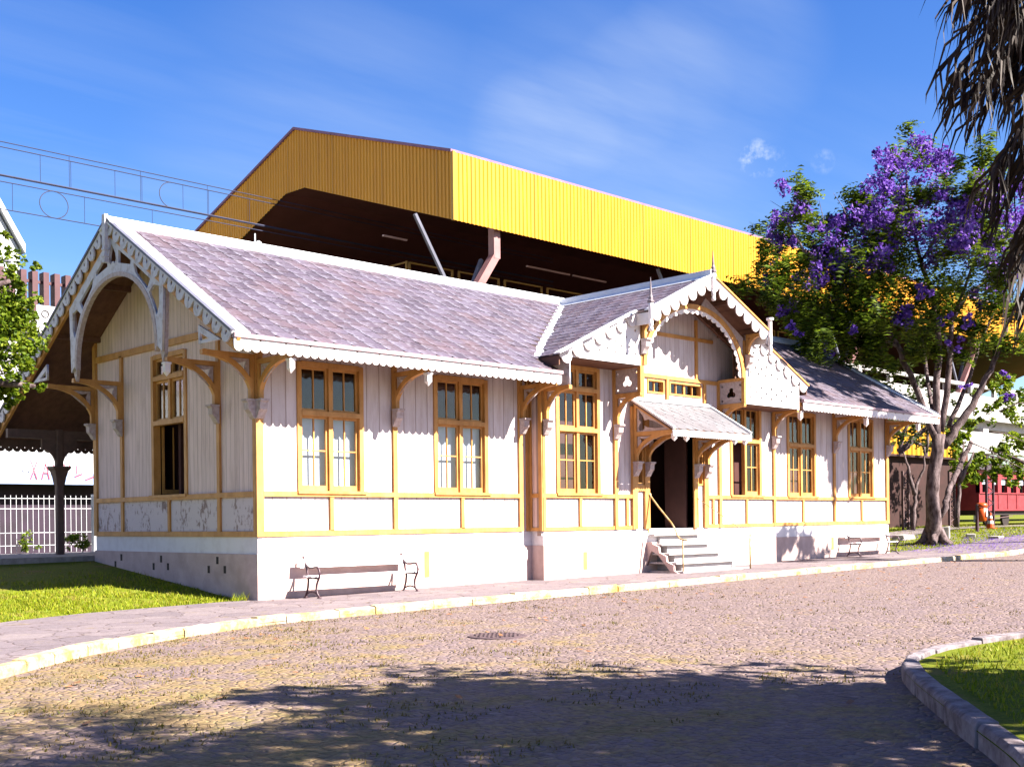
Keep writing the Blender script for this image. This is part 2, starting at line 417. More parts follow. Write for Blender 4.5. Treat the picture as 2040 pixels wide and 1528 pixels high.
def slates(name, O, u, d, n, width, length, pw, pl, shift, keep, mat, parent, th=.012, flat=.7):
    """overlapping clipped slates on a slope: O top corner, u along eave, d down the slope"""
    O, u, d, n = map(Vector, (O, u, d, n)); mb = MB()
    rows = int(length / pl)
    for r in range(rows + 1):
        off = (r * shift) % 1.0
        s1 = min((r + 1) * pl, length); s0 = s1 - pl * 1.25
        for c in range(-1, int(width / pw) + 2):
            a0 = (c + off) * pw; a1 = a0 + pw
            if a1 > width or a0 < 0:
                a0 = max(a0, 0); a1 = min(a1, width)
                if a1 - a0 < .04: continue
            ctr = O + u * ((a0 + a1) / 2) + d * (s1 - pl / 2)
            if not keep(ctr): continue
            g = .006; k = min(.10, (a1 - a0) * .3); lift = .024 * flat + U(-.002, .004); j = U(-.004, .004); tw = U(-.004, .004)
            P = lambda a, s, h: tuple(O + u * a + d * s + n * h)
            s1j = s1 + j
            top = [P(a0 + g, s0, .006), P(a1 - g, s0, .006), P(a1 - g, s1j - k * .8, lift + tw), P(a1 - g - k * .5, s1j, lift + tw), P(a0 + g + k * .9, s1j, lift - tw), P(a0 + g, s1j - k * .9, lift - tw)]
            bt = [P(a1 - g, s1j - k * .8, lift + tw - th), P(a1 - g - k * .5, s1j, lift + tw - th), P(a0 + g + k * .9, s1j, lift - tw - th), P(a0 + g, s1j - k * .9, lift - tw - th)]
            mb.add(top + bt, [(0, 1, 2, 3, 4, 5), (2, 6, 7, 3), (3, 7, 8, 4), (4, 8, 9, 5), (1, 6, 2), (0, 5, 9)])
    ob = mb.build(name, mat, parent)
    ca = ob.data.color_attributes.new('end_sheen', 'FLOAT_COLOR', 'POINT')
    wv = (1, 0, 0, 0, 1, 1, 0, 0, 1, 1)  # pale to dark across each slate, imitating light on a curved face
    for i in range(len(mb.v)):
        w_ = wv[i % 10]; ca.data[i].color = (w_, w_, w_, 1)
    return ob

def wall(name, u0, u1, z0, z1, holes, mp, mat, parent, n1=-.14):
    """upright wall with real openings"""
    us = sorted({u0, u1, *[h[0] for h in holes], *[h[1] for h in holes]}); zs = sorted({z0, z1, *[h[2] for h in holes], *[h[3] for h in holes]})
    def solid(i, j):
        if i < 0 or j < 0 or i >= len(us) - 1 or j >= len(zs) - 1: return False
        a = (us[i] + us[i+1]) / 2; b = (zs[j] + zs[j+1]) / 2
        return not any(h[0] < a < h[1] and h[2] < b < h[3] for h in holes)
    mb = MB(mp)
    for i in range(len(us) - 1):
        for j in range(len(zs) - 1):
            if not solid(i, j): continue
            a, b, c, d = us[i], us[i+1], zs[j], zs[j+1]
            mb.add([(a, 0, c), (b, 0, c), (b, 0, d), (a, 0, d)], [(0, 1, 2, 3)]); mb.add([(a, n1, c), (b, n1, c), (b, n1, d), (a, n1, d)], [(3, 2, 1, 0)])
            for di, dj, q in ((-1, 0, [(a, c), (a, d)]), (1, 0, [(b, c), (b, d)]), (0, -1, [(a, c), (b, c)]), (0, 1, [(a, d), (b, d)])):
                if not solid(i + di, j + dj):
                    (x0, y0), (x1, y1) = q
                    mb.add([(x0, 0, y0), (x1, 0, y1), (x1, n1, y1), (x0, n1, y0)], [(0, 1, 2, 3)])
    return mb.build(name, mat, parent)
# ================================================================== the station
ST = thing('station_building', 'old timber railway station painted white with ochre trim, slate roof and fretwork gables', 'station', (0, 0, 0))
XR = 24.64; D = 7.16; XA, XB = 7.41, 17.2; YC = -.40
EY, EZ = -1.25, 4.93          # front eave
RY, RZ = 3.75, 7.90           # main ridge
SL = (RZ - EZ) / (RY - EY)
BY = 10.6                     # track-side eave
OX = 1.25                     # gable overhang
CX, CZ, CS = 12.3, 7.72, .464 # centre gable ridge
def zmain(y): return RZ - SL * abs(y - RY)
def zcen(x): return CZ - CS * abs(x - CX)
F0, FC = FRONT(0), FRONT(YC)

# --- masonry base
for nm, a in (('foundation', 1),):
    mb = MB(); mb.box(-.05, XA + .02, -.05, D + .05, -.5, .93); mb.box(XA + .02, XB - .02, YC - .05, D + .05, -.5, .93); mb.box(XB - .02, XR + .06, -.05, D + .05, -.5, .93)
    mb.build('foundation', M['stucco'], ST)
    mb = MB(); mb.box(-.02, XA + .04, -.02, D + .02, .93, 1.265); mb.box(XA + .04, XB - .04, YC - .02, D + .02, .93, 1.265); mb.box(XB - .04, XR + .03, -.02, D + .02, .93, 1.265)
    mb.build('plinth', M['plinth'], ST)
vents = [(F0, 4.19, .33, .85, .05), (FC, 8.87, .33, .72, .045), (F0, 21.0, .5, .85, .05)]
for mp, u, a, b, w in vents:
    mb = MB(mp); mb.box(u - w - .02, u + w + .02, .045, .056, a - .02, b + .02); o = mb.build('vent', M['trim'], ST)
for y, z in [(1.47, .79), (1.82, .60), (1.18, .61), (3.87, .78), (4.22, .61), (3.56, .62), (5.79, .785), (6.1, .62)]:
    mb = MB(GABLE(0)); mb.box(y - .045, y + .045, .04, .054, z - .075, z + .075); mb.build('vent', M['black'], ST)  # raised black plate stands in for the dark inside a vent hole

# --- inside: floor, partitions, and dark sheets added behind panes to imitate shade
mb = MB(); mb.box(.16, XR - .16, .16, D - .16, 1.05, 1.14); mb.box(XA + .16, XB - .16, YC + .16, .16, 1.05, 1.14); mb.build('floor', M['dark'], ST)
mb = MB(); mb.box(.3, XR - .3, 3.6, 3.7, 1.15, 5.2); mb.box(XA + .1, XB - .1, 1.9, 2.0, 1.15, 5.5); mb.box(XB + .2, XR - .2, .42, .46, 1.15, 5.2); mb.box(2.7, XA - .1, .42, .46, 1.15, 5.2); mb.box(XA + .14, 11.15, .12, .16, 1.15, 5.25); mb.box(13.45, XB - .14, .12, .16, 1.15, 5.25); mb.box(.80, .86, .25, 3.6, 1.15, 5.2); mb.box(.80, .86, 3.7, D - .2, 1.15, 5.2); mb.build('partition_blackout', M['dark'], ST)
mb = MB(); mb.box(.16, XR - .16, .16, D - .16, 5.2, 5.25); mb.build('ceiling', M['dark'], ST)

# --- walls
W1 = (.93, 2.52); W2 = (4.48, 6.06); W3 = (7.95, 9.48); W4 = (15.0, 16.5); W5 = (18.52, 20.1); W6 = (22.1, 23.7)
zw0, zh = 2.17, 4.75
wall('wall', 0, XA, 1.265, 5.45, [(*W1, zw0, zh), (*W2, zw0, zh)], F0, M['board_x'], ST)
wall('wall', XB, XR, 1.265, 5.45, [(*W5, zw0, zh), (*W6, zw0, zh)], F0, M['board_x'], ST)
DOOR = (11.36, 13.24, 1.16, 3.75); SLL = (10.90, 11.16, 2.42, 3.62); SLR = (13.44, 13.70, 2.42, 3.62)
UWA = (11.36, 12.06, 4.80, 5.16); UWB = (12.28, 13.68, 4.80, 5.16)
wall('wall', XA, XB, 1.265 - .11, 5.3, [(*W3, zw0, 5.25), (*W4, zw0, 5.25), DOOR, SLL, SLR, UWA, UWB], FC, M['board_xs'], ST)
mb = MB(FC); mb.prism([(XA, 5.3), (XB, 5.3), (CX, zcen(CX) - .06)], -.14, 0); mb.build('gable_wall', M['board_xs'], ST)
for x0, s in ((XA, 1), (XB, -1)):            # short return walls of the middle block
    mb = MB(); mb.box(min(x0, x0 + s * .12), max(x0, x0 + s * .12), YC + .14, -.0, 1.265, 5.4); mb.build('return_wall', M['board_y'], ST)
GW = (2.75, 4.28, 2.17, 5.22)
wall('wall', 0, D, 1.265, 5.40, [GW], GABLE(0), M['board_y'], ST)
mb = MB(GABLE(0)); mb.prism([(0, 5.40), (D, 5.40), (D, zmain(D) - .08), (RY, RZ - .08), (0, zmain(0) - .08)], -.14, 0); mb.build('gable_wall', M['board_y'], ST)
wall('wall', 0, D, 1.265, 5.40, [], RGABLE(XR), M['board_y'], ST)
mb = MB(RGABLE(XR)); mb.prism([(0, 5.40), (D, 5.40), (D, zmain(D) - .08), (RY, RZ - .08), (0, zmain(0) - .08)], -.14, 0); mb.build('gable_wall', M['board_y'], ST)
mb = MB(); mb.box(.14, XR - .14, D - .14, D, 1.265, 5.6); mb.build('wall', M['board_x'], ST)
mb = MB(GABLE(0))                            # flaking panels under the rail
for a, b in ((.13, 1.34), (1.46, 3.46), (3.58, 5.69), (5.79, 7.1)): mb.box(a, b, .001, .012, 1.38, 2.03)
mb.build('dado_panel', M['flake'], ST)

# --- ochre framing
def framing(mp, us_full, us_low, u0, u1, ztop, extra=()):
    mb = MB(mp)
    mb.box(u0, u1, .0, .05, 1.268, 1.375); mb.box(u0, u1, .0, .062, 2.055, 2.155)
    for u in us_full: mb.box(u - .055, u + .055, .0, .055, 1.36, ztop)
    for u in us_low: mb.box(u - .045, u + .045, .0, .05, 1.36, 2.07)
    for e in extra: mb.box(*e)
    return mb.build('timber_framing', M['trim'], ST)
framing(F0, (3.36,), (1.71, 5.27), .10, XA - .30, 5.2, [(.0 - .05, .11, 0, .058, 1.268, 5.5), (XA - .36, XA - .24, 0, .056, 1.268, 5.3), (XA - .11, XA, 0, .05, 1.268, 5.3)])
framing(F0, (21.2,), (19.35, 22.9), XB + .02, XR, 5.2, [(XR - .11, XR + .05, 0, .058, 1.268, 5.5), (XB, XB + .12, 0, .056, 1.268, 5.3)])
mb = MB(FC)
for a, b in ((XA, 10.78), (13.82, XB)):
    mb.box(a, b, 0, .05, 1.268, 1.36); mb.box(a, b, 0, .062, 2.055, 2.155)
for u in (8.75, 15.75): mb.box(u - .045, u + .045, 0, .05, 1.35, 2.06)
for u in (10.06, 14.46): mb.box(u - .06, u + .06, 0, .07, 1.268, 5.3)
for u in (10.5, 14.15): mb.box(u - .045, u + .045, 0, .05, 1.35, 2.06)
for a, b in ((XA, XA + .11), (XB - .11, XB)): mb.box(a, b, 0, .06, 1.268, 5.3)
for a, b in ((10.68, 10.88), (11.17, 11.36), (13.24, 13.43), (13.71, 13.90)): mb.box(a, b, 0, .075, 1.268, 4.4)
mb.box(11.30, 11.36, -.14, .03, 1.16, 3.75); mb.box(13.24, 13.30, -.14, .03, 1.16, 3.75); mb.box(11.30, 13.30, -.10, .04, 3.75, 3.87)
mb.box(10.06, 14.46, 0, .055, 5.20, 5.30); mb.box(10.4, 14.2, 0, .05, 6.33, 6.42)
for u in (11.15, 12.17, 13.8): mb.box(u - .05, u + .05, 0, .06, 4.62, 5.25)
for u in (11.15, 13.45): mb.box(u - .045, u + .045, 0, .055, 5.3, 6.9)
mb.build('timber_framing', M['trim'], ST)
mb = MB()                                    # side framing of the projecting block
mb.box(XA - .035, XA, -.12, -.02, 1.268, 5.3); mb.box(XA - .03, XA + .02, YC - .06, YC + .05, 1.268, 5.3); mb.box(XA - .03, XA, YC + .04, 0, 2.06, 2.155); mb.box(XA - .03, XA, YC + .04, 0, 1.268, 1.35)
mb.build('timber_framing', M['trim'], ST)
framing(GABLE(0), (1.4, 5.74), (3.52,), .06, D, 5.4, [(.002, .085, 0, .052, 1.268, 5.55), (D - .11, D + .05, 0, .058, 1.268, 6.2), (-.0, D, .0, .055, 5.36, 5.50), (1.42, 1.50, .0, .05, 5.5, 6.2)])

# --- windows
def window(u0, u1, z0, z1, bars, mp, openl=(), blind=False, label=None):
    """bars: heights of the transoms; the part under the first one has four panes a leaf"""
    mb = MB(mp); w = .085; c = (u0 + u1) / 2
    mb.box(u0 - .02, u0 + w, -.13, .035, z0, z1); mb.box(u1 - w, u1 + .02, -.13, .035, z0, z1); mb.box(u0 + w, u1 - w, -.13, .03, z1 - w, z1 + .02)
    zs = [z0] + list(bars) + [z1 - w]
    for b in bars: mb.box(u0 + w, u1 - w, -.12, .045, b - .05, b + .05)
    for i in range(len(zs) - 1):
        a = zs[i] + (.05 if i else 0); b = zs[i+1] - (.05 if i < len(zs) - 2 else 0)
        if not (i == 0 and len(openl) == 2): mb.box(c - .045, c + .045, -.11, .01, a, b)
    win = mb.build('window', M['trim'], ST)
    if label: win['label'] = label
    mb = MB(mp); mb.box(u0 - .05, u1 + .05, -.02, .095, z0 - .06, z0 - .002); mb.build('sill', M['trim'], win)
    gl = MB(mp)
    for i in range(len(zs) - 1):
        a = zs[i] + (.05 if i else .0); b = zs[i+1] - (.05 if i < len(zs) - 2 else 0)
        for k in (0, 1):
            if i == 0 and k in openl: continue
            l, r = ((u0 + w, c - .045) if k == 0 else (c + .045, u1 - w)); s = .05
            sm = MB(mp)
            sm.box(l, l + s, -.09, -.04, a, b); sm.box(r - s, r, -.09, -.04, a, b)
            bt = .11 if i == 0 else .05
            sm.box(l + s, r - s, -.09, -.04, a, a + bt); sm.box(l + s, r - s, -.09, -.04, b - s, b)
            mid = (l + r) / 2; sm.box(mid - .013, mid + .013, -.082, -.046, a + bt, b - s)
            if i == 0:
                h = a + (b - a) * .54; sm.box(l + s, mid - .013, -.080, -.048, h - .013, h + .013); sm.box(mid + .013, r - s, -.080, -.048, h - .013, h + .013)
            sm.build('sash', M['trim'], win)
            gl.add([(l + s, -.066, a + bt), (r - s, -.066, a + bt), (r - s, -.066, b - s), (l + s, -.066, b - s)], [(0, 1, 2, 3)])
    gl.build('pane', M['glass'], win)
    if blind:
        bm_ = MB(mp); bm_.box(u0 + .05, u1 - .05, -.20, -.19, z0 + .0, bars[0] + .02); bm_.build('blind', M['curtain'], win)
    return win
window(*W1, zw0, zh, (3.73,), F0, blind=True, label='window with white blinds nearest the corner')
window(*W2, zw0, zh, (3.73,), F0, blind=True, label='window with white blinds beside the porch gable')
window(*W5, zw0, zh, (3.73,), F0); window(*W6, zw0, zh, (3.73,), F0)
window(*W3, zw0, 5.25, (3.71, 4.69), FC, label='tall three-tier window left of the entrance')
window(*W4, zw0, 5.25, (3.71, 4.69), FC, openl=(0,), label='tall window right of the entrance with its left leaf open')
gw = window(GW[0], GW[1], GW[2], GW[3], (3.74, 4.71), GABLE(0), openl=(0, 1), label='gable window with its lower leaves swung open')
for y, s in ((2.86, 1), (4.18, -1)):         # leaves folded into the room
    mb = MB(); mb.box(.16, .70, y - .02, y + .02, 2.2, 2.3); mb.box(.16, .21, y - .02, y + .02, 2.3, 3.68); mb.box(.65, .70, y - .02, y + .02, 2.3, 3.68); mb.box(.42, .44, y - .015, y + .015, 2.3, 3.68); mb.build('sash', M['trim'], gw)
def light(u0, u1, z0, z1, mp, nv, name='window'):
    mb = MB(mp); mb.box(u0, u0 + .045, -.12, .03, z0, z1); mb.box(u1 - .045, u1, -.12, .03, z0, z1); mb.box(u0 + .045, u1 - .045, -.12, .03, z0, z0 + .045); mb.box(u0 + .045, u1 - .045, -.12, .03, z1 - .045, z1)
    for k in range(1, nv):
        x = u0 + (u1 - u0) * k / nv; q = .035 if nv == 4 and k == 2 else .012
        mb.box(x - q, x + q, -.09, -.03, z0 + .045, z1 - .045)
    w = mb.build(name, M['trim'], ST); g = MB(mp); g.add([(u0, -.06, z0), (u1, -.06, z0), (u1, -.06, z1), (u0, -.06, z1)], [(0, 1, 2, 3)]); g.build('pane', M['glass'], w)
light(*UWA, FC, 2); light(*UWB, FC, 4); light(*SLL, FC, 2, 'sidelight'); light(*SLR, FC, 2, 'sidelight')
mb = MB(FC)                                  # blue notice inside is left out; scalloped apron under the left sidelight
ap, _ = scallop(.30, .16, .075, lobe=.5); fret('apron', [[(a + 10.88, b + 2.40) for a, b in ap]], .03, lambda a, n, b: FC(a, .03 + n, b), M['trim'], ST)
mb = MB(); mb.box(13.16, 13.21, YC + .16, .48, 1.17, 3.75); d = mb.build('door', mk('dark_door_paint', (.055, .022, .018), s=3), ST); d['label'] = 'dark entrance door standing open'
# --- roofs
def slab(name, pts, th, mat, parent=ST):
    a = [Vector(p) for p in pts]; n = (a[1] - a[0]).cross(a[2] - a[0]).normalized()
    if n.z < 0: n = -n
    mb = MB(); k = len(a); mb.add([tuple(p) for p in a] + [tuple(p - n * th) for p in a], [list(range(k)), list(range(k, 2 * k))[::-1]] + [(i, (i + 1) % k, k + (i + 1) % k, k + i) for i in range(k)])
    return mb.build(name, mat, parent)
X0, X1 = -OX, XR + OX
rf = slab('roof', [(X0, RY, RZ), (7.27, RY, RZ), (7.27, EY, EZ), (X0, EY, EZ)], .03, M['under']); rf['label'] = 'left front slope of lilac-grey slates'
rr = slab('roof', [(17.33, RY, RZ), (X1, RY, RZ), (X1, EY, EZ), (17.33, EY, EZ)], .03, M['under']); rr['label'] = 'right front slope of slates, shaded by trees'
rm = slab('roof', [(7.27, RY, RZ), (17.33, RY, RZ), (17.33, YC + .2, zmain(YC + .2)), (7.27, YC + .2, zmain(YC + .2))], .03, M['under'])
rb = slab('roof', [(X0, RY, RZ), (X1, RY, RZ), (X1, BY, zmain(BY)), (X0, BY, zmain(BY))], .05, M['under'])
dn = Vector((0, EY - RY, EZ - RZ)).normalized(); nn = Vector((0, -dn.z, dn.y)); nn = nn if nn.z > 0 else -nn
LEN = math.hypot(RY - EY, RZ - EZ)
def keep_main(p):
    return not (zcen(p.x) > p.z - .02 and XA - .3 < p.x < XB + .3)
slates('slates', (X0 + .34, RY, RZ + .005), (1, 0, 0), dn, nn, X1 - X0 - .68, LEN, .43, .325, .14, keep_main, M['slate'], rf)
for s in (-1, 1):                            # cross gable
    d = Vector((s, 0, -CS)).normalized(); n = Vector((s * CS, 0, 1)).normalized()
    ln = 5.22 * math.hypot(1, CS)
    a = slab('roof', [(CX, RY, CZ), (CX, -1.83, CZ), (CX + s * 2.52, -1.83, zcen(CX + 2.52)), (CX + s * 2.52, RY, zcen(CX + 2.52))], .03, M['under'])
    b = slab('roof', [(CX + s * 2.52, RY, zcen(CX + 2.52)), (CX + s * 2.52, -1.36, zcen(CX + 2.52)), (CX + s * 5.22, -1.36, zcen(CX + 5.22)), (CX + s * 5.22, RY - 1, zcen(CX + 5.22))], .03, M['under'])
    def keep_c(p): return zmain(p.y) < p.z + .02 and p.y > (-1.80 if abs(p.x - CX) < 2.5 else -1.34)
    slates('slates', (CX, RY if s < 0 else -1.80, CZ + .005), (0, -1, 0) if s < 0 else (0, 1, 0), d, n, RY + 1.80, ln, .43, .325, .37, keep_c, M['slate'], a)
    v0 = Vector((CX, RY - .3, zmain(RY - .3))); v1 = Vector((CX + s * 5.22, EY + (zcen(CX + 5.22) - EZ) / SL, zcen(CX + 5.22)))
    mb = MB(); up = (n + nn).normalized(); mb.beam(v0 + up * .03, v1 + up * .03, .30, .02, up); mb.build('valley_flashing', M['flash'], ST)
    mb = MB()                                # pale verge strip on the slope edges
    for ya, xa, xb in ((-1.83, 0, 2.55), (-1.36, 2.5, 5.24)):
        mb.beam(Vector((CX + s * xa, ya + .06, zcen(CX + xa))) + n * .04, Vector((CX + s * xb, ya + .06, zcen(CX + xb))) + n * .04, .16, .03, n)
    mb.build('verge_strip', M['flash'], ST)
for x in (X0 + .18, X1 - .18):
    mb = MB(); mb.beam(Vector((x, RY, RZ)) + nn * .035, Vector((x, EY, EZ)) + nn * .035, .36, .03, nn); mb.build('verge_strip', M['flash'], ST)
mb = MB()
mb.prism_u([(RY - .34, RZ - .34 * SL + .05), (RY - .05, RZ + .10), (RY + .05, RZ + .10), (RY + .3, RZ - .3 * SL + .05), (RY + .28, RZ - .3 * SL), (RY, RZ - .02), (RY - .32, RZ - .34 * SL)], X0 - .04, X1 + .04)
mb.build('ridge_cap', M['flash'], ST)
mb = MB(); mb.prism([(CX - .22, zcen(CX + .22) + .03), (CX - .11, CZ + .03), (CX - .10, CZ + .16), (CX + .06, CZ + .18), (CX + .2, zcen(CX + .2) + .03), (CX, CZ - .02)], -1.86, RY - .28); mb.build('ridge_cap', M['flash'], ST)
# soffits (brown boards under the overhangs)
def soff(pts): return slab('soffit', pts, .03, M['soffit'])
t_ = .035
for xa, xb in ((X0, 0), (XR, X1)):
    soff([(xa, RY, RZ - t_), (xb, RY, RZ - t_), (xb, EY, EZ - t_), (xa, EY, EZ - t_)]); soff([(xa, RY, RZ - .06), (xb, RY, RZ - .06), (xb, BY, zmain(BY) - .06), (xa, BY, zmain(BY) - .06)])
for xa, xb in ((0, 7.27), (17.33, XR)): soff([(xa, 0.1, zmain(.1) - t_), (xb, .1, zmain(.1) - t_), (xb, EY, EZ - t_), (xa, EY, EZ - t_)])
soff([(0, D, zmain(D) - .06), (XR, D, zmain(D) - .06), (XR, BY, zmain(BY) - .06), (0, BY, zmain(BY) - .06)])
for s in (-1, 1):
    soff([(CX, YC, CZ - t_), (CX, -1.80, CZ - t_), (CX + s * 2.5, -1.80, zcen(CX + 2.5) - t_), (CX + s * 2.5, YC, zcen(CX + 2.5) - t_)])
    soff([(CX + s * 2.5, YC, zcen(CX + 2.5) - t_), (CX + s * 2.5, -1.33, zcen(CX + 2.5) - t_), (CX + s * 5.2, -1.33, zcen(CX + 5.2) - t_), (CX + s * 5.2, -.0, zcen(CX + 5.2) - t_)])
mb = MB()                                    # rafters and purlins under the gable
for y in (-.9, .6, 2.2, 5.3, 6.9, 8.6): mb.box(X0 + .05, .0, y - .05, y + .05, zmain(y) - .19, zmain(y) - .08)
mb.build('purlin', M['soffit'], ST)
mb = MB()
for s in (-1, 1):
    for x in (.9, 2.2, 3.8): mb.box(CX + s * x - .05, CX + s * x + .05, -1.7 if x < 2.5 else -1.25, YC, zcen(CX + x) - .17, zcen(CX + x) - .07)
    mb.beam((CX, -.55, CZ - .16), (CX + s * 4.7, -.55, zcen(CX + 4.7) - .16), .10, .14)
mb.build('purlin', M['soffit'], ST)

# --- fascias, gutters, bargeboards
def fascia(x0, x1, y, ztop, depth, mat, pitch=.18, notch=3, front=True):
    o, h = scallop(x1 - x0, depth, pitch, notch)
    return fret('fascia', [[(a + x0, b + ztop) for a, b in o]] + [circ(a + x0, b + ztop, .014, 6) for a, b in h], .03, lambda a, n, b: (a, y - n, b), mat, ST)
fascia(X0 + .01, 7.22, EY - .02, EZ - .075, .235, M['white']); fascia(17.38, X1 - .01, EY - .02, EZ - .075, .235, M['white'])
fascia(X0, X1, BY + .03, zmain(BY) - .0, .40, M['darkpost'], .20, 0)  # dark colour stands in for the backlit look of this fascia
for a, b in ((X0, 7.24), (17.36, X1)):
    mb = MB(); mb.prism_u([(EY - .085, EZ - .07), (EY - .09, EZ + .0), (EY - .055, EZ + .012), (EY, EZ + .01), (EY + .03, EZ - .07)], a, b); mb.build('gutter', mk('pinkish_gutter', (.34, .24, .27), s=3) if 'pinkish_gutter' not in bpy.data.materials else bpy.data.materials['pinkish_gutter'], ST)
    mb = MB(); mb.box(a + .02, b - .02, EY + .03, EY + .12, EZ - .20, EZ - .08); mb.build('eave_beam', M['trim'], ST)
def barge(p0, p1, depth, pitch, lobe, fn, mat, hole=.02, t=.035):
    """p0 top, p1 foot in the plane (u,z)"""
    dx, dz = p1[0] - p0[0], p1[1] - p0[1]; ln = math.hypot(dx, dz); c, s = dx / ln, dz / ln
    o, h = scallop(ln, depth, pitch, 0, lobe)
    dsg = 1 if dx > 0 else -1
    tr = lambda a, b: (p0[0] + a * c - b * s * dsg, p0[1] + a * s + b * c * dsg)
    return fret('bargeboard', [[tr(*q) for q in o]] + [[tr(a + hole * math.cos(t_ * PI / 3), b + hole * 1.3 * math.sin(t_ * PI / 3)) for t_ in range(6)] for a, b in h], t, fn, mat, ST)
GX = GABLE(X0 + .02); RGX = RGABLE(X1 - .02)
for g in (GX, RGX):
    barge((RY, RZ + .02), (EY - .02, EZ + .02), .27, .385, .40, g, M['gwhite'], .034); barge((RY, RZ + .02), (BY, zmain(BY) + .02), .27, .385, .40, g, M['gwhite'], .034)
    for e, z in ((EY - .02, EZ), (BY, zmain(BY))):
        mb = MB(g); mb.beam((RY, .015, RZ + .045), (e, .015, z + .045), .10, .05, (0, 0, 1)); mb.build('barge_capping', M['steelg'], ST)
        mb = MB(g); mb.beam((RY, -.07, RZ - .19), (e, -.07, z - .19), .07, .24, (0, 0, 1)); mb.build('barge_rafter', M['trim'], ST)
FM = FRONT(-1.80); FL = FRONT(-1.335)
for s in (-1, 1):
    barge((CX, CZ + .02), (CX + s * 2.52, zcen(CX + 2.52) + .02), .34, .42, .40, FM, M['white'], .02); barge((CX + s * 2.50, zcen(CX + 2.5) + .02), (CX + s * 5.22, zcen(CX + 5.22) + .02), .30, .42, .40, FL, M['white'], .02)
    mb = MB(FM); mb.beam((CX, .02, CZ + .045), (CX + s * 2.54, .02, zcen(CX + 2.54) + .045), .10, .045); mb.build('barge_capping', M['flash'] if s < 0 else M['trim'], ST)
    mb = MB(FL); mb.beam((CX + s * 2.5, .02, zcen(CX + 2.5) + .045), (CX + s * 5.24, .02, zcen(CX + 5.24) + .045), .10, .045); mb.build('barge_capping', M['flash'] if s < 0 else M['trim'], ST)
    x = CX + s * 2.5                         # step between the forward and the set-back bargeboard
    mb = MB(); mb.box(min(x, x - s * .03), max(x, x - s * .03), -1.80, -1.30, zcen(x) - .32, zcen(x) + .0); mb.build('step_board', M['white'], ST)
    x = CX + s * 5.2; mb = MB(); mb.box(min(x, x - s * .03), max(x, x - s * .03), -1.33, EY + (zcen(x) - EZ) / SL, zcen(x) - .24, zcen(x) - .0); mb.build('eave_board', M['soffit'], ST)

# --- finials
def finial(x, y, z, top, bot, sharp=True):
    mb = MB()
    mb.lathe((x, y, z), [(.02, bot), (.055, bot + .02), (.055, bot + .09), (.035, bot + .11), (.055, bot + .14), (.055, bot + .26), (.04, bot + .28), (.06, bot + .32), (.06, -.05), (.06, .0)], 12)
    f = mb.build('finial', M['white'], ST, True)
    mb = MB(); mb.lathe((x, y, z), [(.06, .0), (.085, .02), (.085, .06), (.055, .08), (.055, .14), (.035, .2), (.006, top)] if sharp else [(.055, 0), (.055, top), (.10, top), (.10, top + .06), (.04, top + .06)], 8 if sharp else 12); mb.build('spike', M['rod'] if sharp else M['white'], f)
finial(CX, -1.86, 7.80, .56, -.72); finial(9.77, -1.86, 6.72, .62, -.68); finial(14.85, -1.86, 6.45, .42, -.55, False)
mb = MB(GX); mb.prism([(RY - .05, RZ - .8), (RY + .05, RZ - .8), (RY + .075, RZ + .0), (RY + .06, RZ + .13), (RY - .06, RZ + .13), (RY - .075, RZ)], .02, .10); f = mb.build('finial', M['gwhite'], ST)
for w_, d_, a_, b_ in ((.065, .115, .62, .57), (.065, .115, .76, .72), (.05, .10, .88, .80)):
    mb = MB(GX); mb.box(RY - w_, RY + w_, .0, d_, RZ - a_, RZ - b_); mb.build('moulding', M['gwhite'], f)

